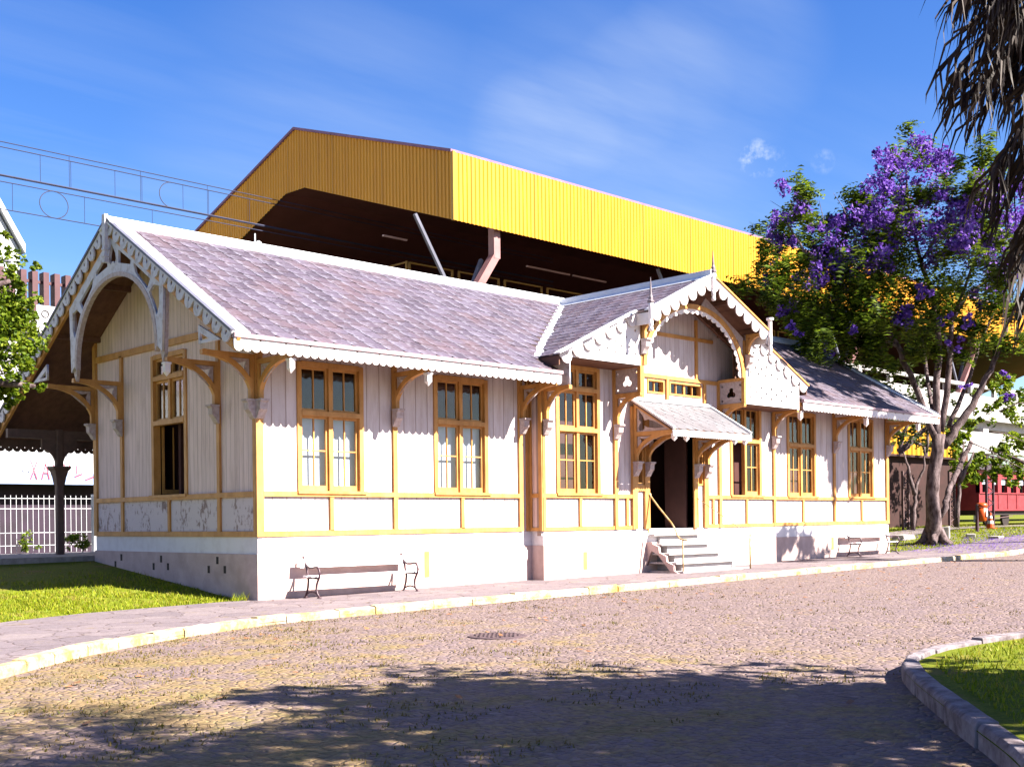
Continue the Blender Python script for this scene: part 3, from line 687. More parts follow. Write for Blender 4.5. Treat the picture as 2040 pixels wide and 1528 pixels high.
# --- fretwork truss in the left gable
AC = 3.62
def arch(hw, z0, top, n=18, p=1.0): return [(AC + hw * math.cos(PI * i / n), z0 + (top - z0) * math.sin(PI * i / n) ** p) for i in range(n + 1)]
def roofline(y): return RZ - .30 - SL * abs(y - RY)
for g in (GX, RGX):
    inn = arch(1.93, 5.05, 6.80, 24, .92)
    out = [(AC - 2.12, 4.92), (AC - 2.2, roofline(AC - 2.2)), (RY, RZ - .30), (AC + 2.2, roofline(AC + 2.2)), (AC + 2.12, 4.92)]
    loops = [out + inn]
    for s in (-1, 1):
        q = lambda a, b: (AC + s * a, b)
        loops += [[q(.27, 7.24), q(.25, 6.97), q(.80, 6.85), q(.82, 6.93)], [q(.93, 6.86), q(1.66, 6.42), q(1.52, 6.24), q(1.02, 6.64)], [q(1.60, 6.16), q(1.80, 6.28), q(2.02, 6.22), q(2.03, 5.85), q(1.92, 5.66)]]
    loops.append([(3.67, 7.42), (3.50, 7.20), (3.47, 7.08), (3.53, 6.98), (3.60, 7.04), (3.66, 7.04), (3.72, 6.98), (3.79, 7.08), (3.77, 7.20)])
    fret('fretwork_truss', loops, .05, lambda a, n, b: g(a, n - .09, b), M['gwhite'], ST)
    mb = MB(g); a0 = arch(1.93, 5.05, 6.80, 24, .92); a1 = arch(1.84, 4.95, 6.71, 24, .92)
    for i in range(24):
        mb.prism([a0[i], a0[i+1], a1[i+1], a1[i]], -.13, -.03)
    for s in (-1, 1): mb.prism([(AC + s * 1.95, 5.3), (AC + s * 2.15, 6.3), (AC + s * 2.22, 6.3), (AC + s * 2.12, 4.9), (AC + s * 2.02, 4.72), (AC + s * 1.96, 4.9)], -.17, -.10)
    mb.build('arch_rib', M['cap'], ST)
    for ys in ((-.0, -.80, -.0), (7.0, 7.78, 7.0)):
        c, o_, _ = ys; tri = [(c, 5.24), (c, 4.88), (o_, 4.88)]
        k = .055 if o_ > c else -.055
        fret('corner_fret', [tri, [(c + k, 5.09), (c + k, 4.94), (c + k + (o_ - c) * .42, 4.94)]], .05, lambda a, n, b: g(a, n - .05, b), M['gwhite'], ST)

# --- brackets
def bracket(mp, u, n0, tip, zcap, ztop, w=.10, pend=False, cap=True, inner=True, name='bracket'):
    """curved brace in the plane u = const, n outwards"""
    mb = MB(mp); rx = tip - n0 - .05; rz = ztop - .09 - zcap; K = 12
    arc = [(n0 + .05 + rx * (1 - math.cos(PI / 2 * i / K)), zcap + rz * math.sin(PI / 2 * i / K)) for i in range(K + 1)]
    arc2 = [(n0 - .005 + (rx + .0) * (1 - math.cos(PI / 2 * i / K)), zcap + .02 + (rz + .07) * math.sin(PI / 2 * i / K)) for i in range(K + 1)]
    th = .10
    o_in = []
    for i in range(K + 1):
        t = PI / 2 * i / K; nx, nz = math.cos(t) * rz, -math.sin(t) * rx; l = math.hypot(nx, nz)
        o_in.append((arc[i][0] - nx / l * th * .9 * (1 if i > 1 else .6), arc[i][1] - nz / l * th))
    for i in range(K):
        mb.prism_u([arc[i], arc[i+1], o_in[i+1], o_in[i]], u - w / 2, u + w / 2)
    mb.prism_u([(n0, ztop - .09), (tip + .03, ztop - .09), (tip + .03, ztop), (n0, ztop)], u - w * .52, u + w * .52)
    mb.prism_u([(n0, zcap), (n0 + .085, zcap), (n0 + .085, ztop - .09), (n0, ztop - .09)], u - w * .48, u + w * .48)
    b = mb.build(name, M['trim'], ST)
    if inner:
        A = (n0 + .09, ztop - .10); B = (n0 + .09, zcap + rz * .38); C2 = (n0 + rx * .66, ztop - .10)
        ce = ((A[0] * 2 + B[0] + C2[0]) / 4, (A[1] * 2 + B[1] + C2[1]) / 4)
        sh = lambda p, f: (ce[0] + (p[0] - ce[0]) * f, ce[1] + (p[1] - ce[1]) * f)
        md = lambda p, q, f: (p[0] + (q[0] - p[0]) * f, p[1] + (q[1] - p[1]) * f)
        hole = [sh(A, .62), sh(md(A, B, .45), .30), sh(B, .60), sh(md(B, C2, .5), .30), sh(C2, .60), sh(md(A, C2, .45), .30)]
        fret('fret', [[A, B, C2], hole], .03, lambda a, n, z: mp(u - .015 + n, a, z), M['cap'], b)
    if cap:
        cb = MB(mp); cb.prism_u([(n0, zcap), (n0 + .19, zcap), (n0 + .19, zcap - .05), (n0 + .165, zcap - .07), (n0 + .155, zcap - .2), (n0 + .10, zcap - .26), (n0 + .04, zcap - .36), (n0, zcap - .38)], u - .085, u + .085)
        cb.prism_u([(n0, zcap), (n0 + .21, zcap), (n0 + .21, zcap - .04), (n0, zcap - .04)], u - .10, u + .10); cb.build('capital', M['cap'], b)
    if pend:
        pb = MB(mp); pb.box(u - .07, u + .07, tip - .05, tip + .09, ztop - .14, ztop - .10); pb.box(u - .055, u + .055, tip - .035, tip + .075, ztop - .29, ztop - .14)
        pb.add([(u - .055, tip - .035, ztop - .29), (u + .055, tip - .035, ztop - .29), (u + .055, tip + .075, ztop - .29), (u - .055, tip + .075, ztop - .29), (u, tip + .02, ztop - .38)], [(0, 1, 4), (1, 2, 4), (2, 3, 4), (3, 0, 4)])
        pb.build('pendant', M['white'], b)
    return b
for u in (.03, 3.36, 7.15): bracket(F0, u, .055, 1.14, 3.93, 4.70, pend=u < 7)
for u in (21.2, XR - .03): bracket(F0, u, .055, 1.14, 3.93, 4.70, pend=True)
bracket(F0, 17.42, .055, 1.14, 3.93, 4.70, pend=True)
for y in (.03, 1.4, 5.74, 7.14): bracket(GABLE(0), y, .055, 1.13, 3.93, 4.80, pend=(y == 1.4))
for y in (.03, 7.14): bracket(RGABLE(XR), y, .055, 1.13, 3.93, 4.80)
for u in (7.52, 10.06, 14.46, 17.08): bracket(FC, u, .07, .86, 3.90, 4.64)

# --- boxed aprons of the middle gable: starred boards and trefoil cheeks
YF = -1.28; FF = FRONT(YF)
XL_, XR_ = 10.06, 14.46
def framed(x, z0, z1):
    y0, y1 = YC - .02, YF
    q = lambda a, n, b: (x + n - .015, a, b)
    yc, zc = (y0 + y1) / 2, (z0 + z1) / 2 - .02
    p = fret('trefoil_panel', [[(y0, z0), (y1, z0), (y1, z1), (y0, z1)], trefoil(yc, zc, .14)] + [circ(yc + a, zc + b, .03, 8) for a in (-.30, .30) for b in (-.19, .21)], .03, q, M['cap'], ST)
    mb = MB(); mb.box(x - .05, x + .05, y1 - .02, y0, z0 - .09, z0); mb.box(x - .05, x + .05, y1 - .02, y0, z1, z1 + .08); mb.box(x - .045, x + .045, y1 - .03, y1 + .07, z0, 6.35); mb.box(x - .045, x + .045, y0 - .06, y0, z0, z1)
    mb.build('frame', M['trim'], p)
framed(XL_, 4.66, 5.26); framed(XR_, 4.66, 5.26)
for x in (7.52, 17.06):
    fret('end_panel', [[(YC, 4.60), (YF + .0, 4.60), (YF, 5.24), (YC, 5.24)], circ((YC + YF) / 2, 4.75, .03, 8)], .03, lambda a, n, b: (x + n - .015, a, b), M['gwhite'], ST)
SR = [(14.728, 5.109), (15.226, 5.081), (15.722, 5.043), (16.223, 5.007), (16.731, 4.988), (14.966, 4.953), (15.465, 4.918), (15.966, 4.891), (16.468, 4.858), (14.722, 4.831), (15.212, 4.799), (15.711, 4.767), (16.213, 4.733), (16.707, 4.705)]
SR = [(x, z + (x - 14.6) * .052) for x, z in SR]
p = fret('star_board', [[(14.50, 4.63), (17.06, 4.63), (17.06, 5.26), (14.50, 5.26)]] + [star(x, z, .066) for x, z in SR], .03, FF, M['white'], ST); p['label'] = 'rectangular board pierced with three rows of stars'
ST_ = [(14.86, 6.05), (15.118, 5.88), (14.80, 5.78), (14.967, 5.653), (15.251, 5.631), (15.477, 5.701), (14.736, 5.513), (15.096, 5.484), (15.454, 5.461), (15.74, 5.503), (16.014, 5.421)]
fret('star_board', [[(14.50, 5.275), (17.06, 5.275), (16.9, 5.40), (14.50, 6.50)]] + [star(x, z, .066) for x, z in ST_], .03, FF, M['white'], ST)
SLs = [(8.53, 5.536), (8.813, 5.61), (9.111, 5.796), (9.107, 5.543), (9.327, 5.706), (9.487, 5.945), (9.48, 5.536), (9.62, 5.708), (9.841, 6.132), (9.836, 5.835), (9.831, 5.555)]
fret('star_board', [[(7.53, 5.29), (10.02, 5.30), (10.02, 6.50), (7.6, 5.40)]] + [star(x, z, .05) for x, z in SLs], .03, FF, M['white'], ST)
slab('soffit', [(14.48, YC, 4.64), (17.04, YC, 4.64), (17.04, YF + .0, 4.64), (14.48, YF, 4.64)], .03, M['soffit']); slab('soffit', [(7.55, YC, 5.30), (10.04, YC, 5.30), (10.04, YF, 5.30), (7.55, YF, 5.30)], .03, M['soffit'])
mb = MB(FRONT(YF + .42)); mb.prism([(14.52, 4.66), (17.03, 4.66), (17.03, 5.30), (14.52, 6.40)], 0, .02); mb.build('shade_lining', M['soffit'], ST)  # dark board added behind the star holes to imitate shade
mb = MB(FF); mb.box(16.99, 17.08, .03, .06, 4.6, 5.3); mb.build('corner_post', M['white'], ST)

# arch of the middle gable
ac = (XL_ + XR_) / 2
def carch(hw, z0, top, n=24): return [(ac + hw * math.cos(PI * i / n), z0 + (top - z0) * math.sin(PI * i / n)) for i in range(n + 1)]
A0, A1 = carch(2.16, 5.32, 7.06), carch(2.02, 5.32, 6.94)
mb = MB(FF)
for i in range(24): mb.prism([A0[i], A0[i+1], A1[i+1], A1[i]], -.06, .07)
ar = mb.build('porch_arch', M['trim'], ST)
lob = []
n = 26
for i in range(n):                           # scalloped lace under the arch
    t0, t1 = PI * i / n, PI * (i + 1) / n; tm = (t0 + t1) / 2
    P = lambda t, k: (ac + (2.04 - k) * math.cos(t), 5.32 + (1.64 - k) * math.sin(t))
    pts = [P(t0, 0), P(tm, 0), P(t1, 0), P(t1, .06), P(t1 - (t1 - tm) * .3, .12), P(tm, .15), P(t0 + (tm - t0) * .3, .12), P(t0, .06)]
    lob.append(pts)
mb = MB(FF)
for pts in lob: mb.prism(pts, .0, .03)
mb.build('lace', M['white'], ar)
for s in (-1, 1):                            # spandrels between arch and rafters
    x1 = ac + s * 2.18
    pts = [(x1, 5.6), (x1, 6.42), (ac + s * .5, 7.3), (ac + s * .3, 7.06)] + [(ac + s * 2.14 * math.cos(t), 5.32 + 1.74 * math.sin(t)) for t in (1.3, 1.1, .9, .7, .5, .3)]
    fret('spandrel', [pts, circ(x1 - s * .28, 6.25, .11, 10), [(x1 - s * .10, 6.05), (x1 - s * .22, 5.95), (x1 - s * .08, 5.72)]], .03, lambda a, n, b: FF(a, n - .04, b), M['cap'], ar)
    fb = MB(FF)
    bracket(FRONT(YF), CX + s * 2.2, .06, .50, 5.95, 6.50, w=.09, inner=False)
    pb = MB(FM); pb.prism([(9.66 if s < 0 else 14.78, 6.45), (9.9 if s < 0 else 14.98, 6.45), (9.9 if s < 0 else 14.98, 6.2), (9.84, 6.1) if s < 0 else (14.92, 6.1), (9.7 if s < 0 else 14.8, 6.2)], -.02, .03) if 0 else None

# --- entrance canopy
cy0, cy1, cz0, cz1, cx0, cx1 = YC - .03, -1.80, 4.58, 3.74, 10.62, 13.98
cn = slab('canopy', [(cx0, cy0, cz0), (cx1, cy0, cz0), (cx1, cy1, cz1), (cx0, cy1, cz1)], .04, M['soffit']); cn['label'] = 'small pale-slated lean-to roof over the entrance'
dd = Vector((0, cy1 - cy0, cz1 - cz0)); cl = dd.length; dd.normalize(); cnn = Vector((0, dd.z, -dd.y)); cnn = cnn if cnn.z > 0 else -cnn
M['slate_pale'] = slate('pale_canopy_slates', [(.22, .21, .24), (.26, .25, .28), (.24, .23, .26)], (.30, .30, .33))
slates('slates', Vector((cx0 + .1, cy0, cz0)) + cnn * .005, (1, 0, 0), dd, cnn, cx1 - cx0 - .14, cl + .02, .34, .21, .5, lambda p: True, M['slate_pale'], cn, .006, .3)
mb = MB()
mb.beam(Vector((cx0 + .04, cy0, cz0)) + cnn * .03, Vector((cx0 + .04, cy1 - .02, cz1)) + cnn * .03, .10, .05, cnn); mb.beam(Vector((cx1 - .03, cy0, cz0)) + cnn * .03, Vector((cx1 - .03, cy1 - .02, cz1)) + cnn * .03, .06, .06, cnn); mb.box(cx0, cx1, cy0 - .1, cy0 + .02, cz0 - .02, cz0 + .06)
mb.build('verge_strip', M['flash'], cn)
o, h = scallop(cx1 - cx0, .16, .092, 0); fret('fascia', [[(a + cx0, b + cz1 - .02) for a, b in o]] + [circ(a + cx0, b + cz1 - .0, .012, 6) for a, b in h], .025, FRONT(cy1 - .005), M['white'], cn)
for u in (10.78, 11.265, 13.335, 13.80):
    outer = u in (10.78, 13.80)
    mb = MB(FC)
    mb.prism_u([(.075, cz1 - .10), (1.36, cz1 - .10), (1.40, cz1 - .01), (.075, cz1 + .0)], u - .05, u + .05)
    if outer:
        mb.prism_u([(.075, cz0 - .05), (.16, cz0 - .10), (1.40, cz1 + .0), (1.40, cz1 - .05), (1.25, cz1 - .01), (.16, cz0 - .22), (.16, cz1), (.075, cz1)], u - .05, u + .05)
    t = mb.build('canopy_truss', M['trim'], cn)
    if outer:
        fret('fret', [[(.15, cz0 - .2), (.15, cz1), (1.3, cz1)],
                      [(.21, 4.30), (.36, 4.12), (.40, 4.02), (.52, 4.04), (.74, 3.97), (1.05, 3.81), (.78, 3.80), (.50, 3.84), (.40, 3.88), (.40, 3.82), (.34, 3.77), (.24, 3.77), (.20, 3.84), (.24, 3.94), (.30, 3.97), (.22, 4.06)]],
             .03, lambda a, n, z: FC(u - .015 + n, a, z), M['cap'], t)
    b = bracket(FC, u, .075, 1.30, 2.99, cz1 - .02, w=.09)
    pb = MB(FC); pb.box(u - .055, u + .055, 1.28, 1.39, cz1 - .22, cz1 - .10)
    pb.add([(u - .055, 1.28, cz1 - .22), (u + .055, 1.28, cz1 - .22), (u + .055, 1.39, cz1 - .22), (u - .055, 1.39, cz1 - .22), (u, 1.335, cz1 - .30)], [(0, 1, 4), (1, 2, 4), (2, 3, 4), (3, 0, 4)]); pb.build('pendant', M['white'], t)

# --- steps and handrails
mb = MB()
tr = [(1.13, -.54, 11.33, 13.36), (.88, -.80, 11.30, 13.42), (.64, -1.04, 11.30, 13.58), (.41, -1.27, 11.30, 13.90), (.19, -1.49, 11.30, 14.22)]
for i, (z, y, xa, xb) in enumerate(tr):
    mb.box(xa, xb, y - .085, -.44, z - .045, z)
M['step'] = mk('worn_step_paint', (.34, .315, .32), (.24, .21, .21), s=3, rough=.8, bs=.2, stops=(.45, .8)); sp = mb.build('steps', M['step'], ST); sp['label'] = 'five white steps up to the entrance, widening to the right'
mb = MB()
for i, (z, y, xa, xb) in enumerate(tr): mb.box(xa + .35, xb - .05, y + .02, -.44, z - .28, z - .05)
mb.build('riser', M['step'], sp)
prof = [(-.44, .93), (-.62, .93), (-.66, .87), (-.84, .81), (-.86, .66), (-1.08, .57), (-1.10, .43), (-1.31, .34), (-1.33, .2), (-1.55, .11), (-1.57, .02), (-1.50, .0), (-1.3, .08), (-1.05, .36), (-.80, .62), (-.60, .70), (-.44, .3)]
fret('stringer', [prof], .07, lambda a, n, b: (11.22 + n, a, b), M['stucco'], sp)
mb = MB(); mb.box(11.0, 14.3, -1.86, -.44, -.2, .055 + .06); mb.build('foot_slab', M['stone'], sp)
hr = MB(); hr.tube([(11.34, -.44, 2.14), (11.34, -.48, 2.14), (11.34, -.76, 1.83), (11.34, -1.02, 1.57), (11.34, -1.18, 1.41), (11.34, -1.30, 1.24), (11.34, -1.36, 1.10), (11.34, -1.43, 1.02), (11.34, -1.52, .99), (11.34, -1.66, .99)], .022, 8); hr.tube([(11.34, -1.53, .08), (11.34, -1.53, 1.0)], .02, 8); hr.tube([(11.34, -.42, 2.13), (11.34, -.5, 2.16)], .04, 8)
hr.build('handrail', M['rail'], ST, True)
hr = MB(); hr.tube([(13.33, -.42, 2.12), (13.8, -1.35, 1.36), (14.0, -1.74, 1.06), (14.06, -1.86, .99)], .011, 6); hr.tube([(14.0, -1.72, .1), (14.0, -1.72, 1.08)], .022, 8); hr.build('handrail', M['rail'], ST, True)

# --- track-side veranda posts
for i, x in enumerate((.03, 4.1, 8.2, 12.3, 16.4, 20.5, 24.6)):
    if i > 3: continue
    z0 = G(0, 9.4)
    mb = MB(); mb.box(x - .09, x + .09, 9.31, 9.49, z0 - .1, 3.95)
    p = mb.build('veranda_post', M['darkpost'], ST, bevel=.03)
    cb = MB(); cb.lathe((x, 9.4, 0), [(.10, 2.55), (.13, 2.75), (.17, 2.9), (.22, 2.97), (.22, 3.02), (.12, 3.02)], sq=True); cb.build('capital', M['darkpost'], p)
    for s in (-1, 1):
        bb = MB()
        pts = [(x + s * (.08 + (.36 * (1 - math.cos(PI / 2 * k / 8)))), 3.02 + .42 * math.sin(PI / 2 * k / 8)) for k in range(9)] + [(x + s * .44, 3.75), (x + s * .08, 3.75)]
        bb.mp = lambda u, n, z: (u, 9.4 + n, z); bb.prism(pts, -.05, .05); bb.build('brace', M['darkpost'], p)
mb = MB(); mb.box(X0, XR + 1, 9.33, 9.47, 3.70, 3.92); mb.build('veranda_beam', M['darkpost'], ST)
# ================================================================== ground
def sheet(name, cols, mat, lift, kind='structure'):
    """cols: list of rows of (x,y) points -> quads following the ground"""
    mb = MB(); nr = len(cols[0])
    vs = [(x, y, G(x, y) + lift) for row in cols for x, y in row]
    fs = [(i * nr + j, (i + 1) * nr + j, (i + 1) * nr + j + 1, i * nr + j + 1) for i in range(len(cols) - 1) for j in range(nr - 1)]
    mb.add(vs, fs); return tag(mb.build(name, mat), kind=kind)
xs = [-900, -200, -60, -20] + [-18 + 1.0 * i for i in range(62)] + [46, 60, 100, 250, 900]
ys = [-900, -200, -60, -30, -10, -4, 0] + [.3 + .6 * i for i in range(12)] + [7.5, 8.5, 9.5, 11, 13, 16, 22, 30, 60, 150, 400, 1500]
sheet('ground', [[(x, y) for y in ys] for x in xs], M['soil'], -.02)
K = [(-60, -60), (-30, -29), (-20, -19.2), (-14, -13.2), (-10.5, -9.9), (-8.6, -8.1), (-7.45, -7.04), (-6.75, -6.42), (-5.95, -5.78), (-4.83, -5.12), (-3.46, -4.52), (-2.5, -4.22), (-1.26, -4.10), (1, -4.08), (3.3, -4.07), (6.6, -4.1), (10.9, -4.02), (16, -4.0), (20.5, -4.05), (25, -4.1), (31, -4.25), (37, -4.6), (40, -4.8), (60, -6), (120, -9)]
def kx(x): return lerp_tab(x, [p[0] for p in K], [p[1] for p in K])
KD = []
for (x0, y0), (x1, y1) in zip(K, K[1:]):
    n = max(1, int(math.hypot(x1 - x0, y1 - y0) / 1.2)) if -15 < x0 < 41 else 1
    KD += [(x0 + (x1 - x0) * i / n, y0 + (y1 - y0) * i / n) for i in range(n)]
KD.append(K[-1])
sheet('road', [[(x, y + (-75 - y) * t) for t in (0, .05, .15, .4, 1)] for x, y in KD], M['road'], .0)
def pb(x): return lerp_tab(x, [-60, -30, -10, -7, -5, -3.5, -1.5, 0, .3, 24.4, 25, 27, 34, 60, 120], [-52, -23, -4.2, -1.7, -.45, .05, .22, .32, .34, .34, .1, -.55, -.7, -1.5, -4])
KH = .10
sheet('pavement', [[(x, y + (pb(x) - y) * t) for t in (0, .25, .5, .75, .9, 1)] for x, y in KD], M['paving'], KH - .06)

sheet('path', [[(x, y) for y in (3.4, 4.2, 5.0)] for x in (30, 34, 37, 40, 46, 60, 80)], M['paving'], .02)
# kerb of separate rough stones
def kerb(name, pts, mat, w=.17, h=.13, seg=(.55, 1.1), side=1, sink=.08):
    mb = MB(); P = [Vector((x, y, 0)) for x, y in pts]
    # walk along
    acc = []; 
    for a, b in zip(P, P[1:]):
        n = max(1, int((b - a).length / .06)); acc += [a + (b - a) * (i / n) for i in range(n)]
    acc.append(P[-1]); i = 0
    while i < len(acc) - 2:
        ln = U(*seg); j = i; d = 0
        while j < len(acc) - 1 and d < ln: d += (acc[j+1] - acc[j]).length; j += 1
        ids = [i + (j - i) * k // 3 for k in range(4)]; hh = h + U(-.012, .015); ww = w + U(-.015, .015); off = U(-.012, .012); g = .006
        ring = []
        for q, k in enumerate(ids):
            c = acc[k]; t = (acc[min(k + 1, len(acc) - 1)] - acc[max(k - 1, 0)]).normalized(); nrm = Vector((-t.y, t.x, 0)) * side
            c = c + t * (g if q == 0 else -g if q == 3 else 0)
            z = G(c.x, c.y); wob = U(-.008, .008)
            pr = [(0 + off, -sink), (0 + off + wob, hh - .03), (.025 + off, hh + wob), (ww, hh + U(-.006, .006)), (ww + .01, -sink)]
            ring.append([(c.x + nrm.x * a_, c.y + nrm.y * a_, z + b_) for a_, b_ in pr])
        o = [p for r in ring for p in r]; fs = [(q * 5 + k, q * 5 + (k + 1) % 5, (q + 1) * 5 + (k + 1) % 5, (q + 1) * 5 + k) for q in range(3) for k in range(5)] + [(4, 3, 2, 1, 0), (15, 16, 17, 18, 19)]
        mb.add(o, fs); i = j
    return tag(mb.build(name, mat, bevel=.012), kind='structure')
kerb('kerb', [p for p in KD if -16 < p[0] < 90], M['kerb'], side=1)

# island lawn with its own kerb
IS = [(9, -17), (6, -15.2), (3.6, -14.3), (1.47, -13.98), (.73, -13.86), (-.2, -13.80), (-.75, -13.87), (-1.25, -13.98), (-1.66, -14.16), (-2.05, -14.4), (-2.7, -14.85), (-3.63, -15.55), (-4.86, -16.5), (-6.3, -17.5), (-7.6, -18.8), (-8.2, -21), (-8, -26)]
kerb('kerb', IS, M['kerb_grey'], w=.15, h=.17, seg=(.8, 1.3), side=1)
def isl_sheet():
    mb = MB(); c = (1.5, -20.5); inner = []
    rings = []
    for f in (0.0, .3, .6, .8, .92, 1.0):
        rings.append([(c[0] + (x - c[0]) * f, c[1] + (y - c[1]) * f) for x, y in IS])
    vs = []
    for f, r in zip((0, .3, .6, .8, .92, 1.0), rings):
        for x, y in r: vs.append((x, y, G(x, y) + .12 + .10 * (1 - f) ))
    n = len(IS); fs = [(i * n + j, i * n + j + 1, (i + 1) * n + j + 1, (i + 1) * n + j) for i in range(5) for j in range(n - 1)]
    mb.add(vs, fs); return tag(mb.build('lawn', M['soil']), kind='structure')
isl_sheet()

# platform behind the station
mb = MB(); mb.box(-14, 60, 7.3, 11.2, -.4, 0.80); tag(mb.build('platform', M['stone']), kind='structure')

# grass blades
def blade(mb, x, y, z, h, w):
    a = U(0, 2 * PI); dx, dy = math.cos(a) * w, math.sin(a) * w; lx, ly = U(-.6, .6) * h, U(-.6, .6) * h
    mb.add([(x - dx, y - dy, z), (x + dx, y + dy, z), (x + lx, y + ly, z + h)], [(0, 1, 2)])
mb = MB(); k = 0
while k < 26000:
    x = U(-9, .1); y = pb(x) + .05 + abs(random.gauss(0, 1)) * 2.0 + R() * .2
    if y > 7.2 or (x > -.1 and y > -.0): continue
    if R() < .8 and math.sin(x * 2.1 + math.sin(y * 3)) * math.cos(y * 1.7 + x) > .32: continue
    e = .5 if y - pb(x) < .25 else 1
    blade(mb, x, y, G(x, y) - .02, U(.025, .075) * (1.0 if R() < .97 else 1.8), U(.006, .013)); k += 1
for _ in range(60): blade(mb, -.25 + U(-.25, .12), .22 + U(-.1, .1), G(0, 0), U(.10, .24), .012)
tag(mb.build('lawn_grass', M['grass']), 'short bright green grass on the bank left of the station', 'grass', kind='stuff')
mb = MB(); k = 0
while k < 14000:
    x = U(25, 45); y = U(-1, 8)
    if y < pb(x) + .1: continue
    blade(mb, x, y, G(x, y) - .02, U(.04, .10), U(.01, .02)); k += 1
tag(mb.build('lawn_grass', M['grass']), 'sunny green grass round the jacaranda right of the station', 'grass', kind='stuff')
def inside(x, y, poly):
    c = False; n = len(poly)
    for i in range(n):
        (x0, y0), (x1, y1) = poly[i], poly[i-1]
        if (y0 > y) != (y1 > y) and x < (x1 - x0) * (y - y0) / (y1 - y0) + x0: c = not c
    return c
mb = MB(); k = 0
ISI = [(1.5 + (x - 1.5) * .955, -20.5 + (y + 20.5) * .955) for x, y in IS]
while k < 30000:
    x = U(-7, 6); y = U(-20, -13.6)
    if not inside(x, y, ISI): continue
    f = math.hypot(x - 1.5, y + 20.5) / 7
    blade(mb, x, y, G(x, y) + .12, U(.02, .07), U(.005, .011)); k += 1
tag(mb.build('lawn_grass', M['grass']), 'clipped green grass on the kerbed island in the foreground', 'grass', kind='stuff')
mb = MB(); k = 0                               # tufts in the cobble joints
while k < 9000:
    x = U(-11, 8); y = U(-14, -4.2); ky = kx(x)
    if y > ky - .06 or inside(x, y, IS): continue
    dens = .5 * math.exp(-(ky - y) / .6) + (.5 if x < -2 else .16) * (math.sin(x * 1.9 + y) * math.sin(y * 2.3 - x * .7) > .05)
    if R() > dens: continue
    for _ in range(3): blade(mb, x + U(-.05, .05), y + U(-.05, .05), G(x, y), U(.012, .04), U(.005, .010))
    k += 3
tag(mb.build('road_weeds', M['weed']), 'dry straw and weeds growing between the cobbles along the kerb', 'weeds', kind='stuff')
mb = MB(); k = 0                               # loose dry leaves and twigs
for _ in range(420):
    x = U(-9, 22); y = min(-4.25, kx(x) - .1) - abs(random.gauss(0, 3.4))
    if y < -15 or inside(x, y, IS): continue
    a = U(0, 6.3); l = U(.02, .07); w = l * U(.3, .6); z = G(x, y) + U(.008, .03)
    c, s = math.cos(a), math.sin(a)
    mb.add([(x - c * l, y - s * l, z), (x + s * w, y - c * w, z + U(0, .02)), (x + c * l, y + s * l, z + U(0, .03)), (x - s * w, y + c * w, z)], [(0, 1, 2, 3)])
tag(mb.build('dry_leaves', mk('dry_leaf', (.22, .10, .04), (.12, .055, .03), s=9, bs=0, island=.4)), 'scattered dry brown leaves lying on the cobbled road', 'leaves', kind='stuff')

# manhole cover
mb = MB(); mx, my = -1.41, -8.26; mz = G(mx, my)
mb.lathe((mx, my, mz), [(.40, -.02), (.40, .010), (.37, .016), (.0, .016)], 28)
for i in range(-4, 5):
    for j in range(-4, 5):
        if i * i + j * j < 17: mb.box(mx + i * .08 - .025, mx + i * .08 + .025, my + j * .08 - .025, my + j * .08 + .025, mz + .014, mz + .026)
tag(mb.build('manhole_cover', mk('rusty_iron', (.085, .055, .062), (.05, .032, .035), s=14)), 'round studded iron cover set in the cobbled road', 'manhole cover')

# ================================================================== benches
def bench(length):
    b = thing('park_bench', 'long white slatted bench with dark iron arms nearest the left corner of the station', 'bench', (0, 0, 0), 0, 'benches along the station wall')
    mp = lambda u, f, z: (u, -f, z)
    mb = MB(mp); mb.box(-length / 2, length / 2, .12, .26, .40, .435); mb.box(-length / 2, length / 2, .29, .43, .405, .44); mb.build('seat', M['white'], b, bevel=.006)
    mb = MB(mp); mb.prism_u([(.00, .58), (.03, .58), (-.005, .76), (-.035, .76)], -length / 2, length / 2); mb.build('backrest', M['white'], b, bevel=.006)
    for u in (-length / 2 + .13, length / 2 - .13):
        mb = MB(mp); P = lambda pts: [(u, f, z) for f, z in pts]
        mb.tube(P([(.05, .635), (.09, .61), (.16, .585), (.26, .585), (.36, .60), (.44, .60), (.49, .55), (.51, .47), (.49, .40), (.44, .33), (.40, .25), (.39, .17), (.42, .09), (.49, .015)]), .021, 8)
        mb.tube(P([(-.055, .80), (-.03, .72), (.05, .635), (.075, .52), (.11, .40), (.12, .32), (.10, .2), (.06, .09), (.02, .015)]), .021, 8)
        mb.tube(P([(.11, .385), (.3, .385), (.45, .385)]), .018, 8)
        mb.tube(P([(.055, .07), (.16, .11), (.25, .12), (.34, .11), (.44, .07)]), .016, 8)
        mb.box(u - .03, u + .03, -.01, .05, 0, .022); mb.box(u - .03, u + .03, .45, .52, 0, .022)
        mb.build('bench_end', M['iron'], b, True)
    return b
B1 = bench(2.72); B1.location = (2.12, -.26, G(2.1, -.3) + KH - .06)
B2 = copy_tree(B1); B2.location = (22.75, -.26, G(22.7, -.3) + KH - .06); B2['label'] = 'white slatted bench with dark iron arms at the far right end of the station'

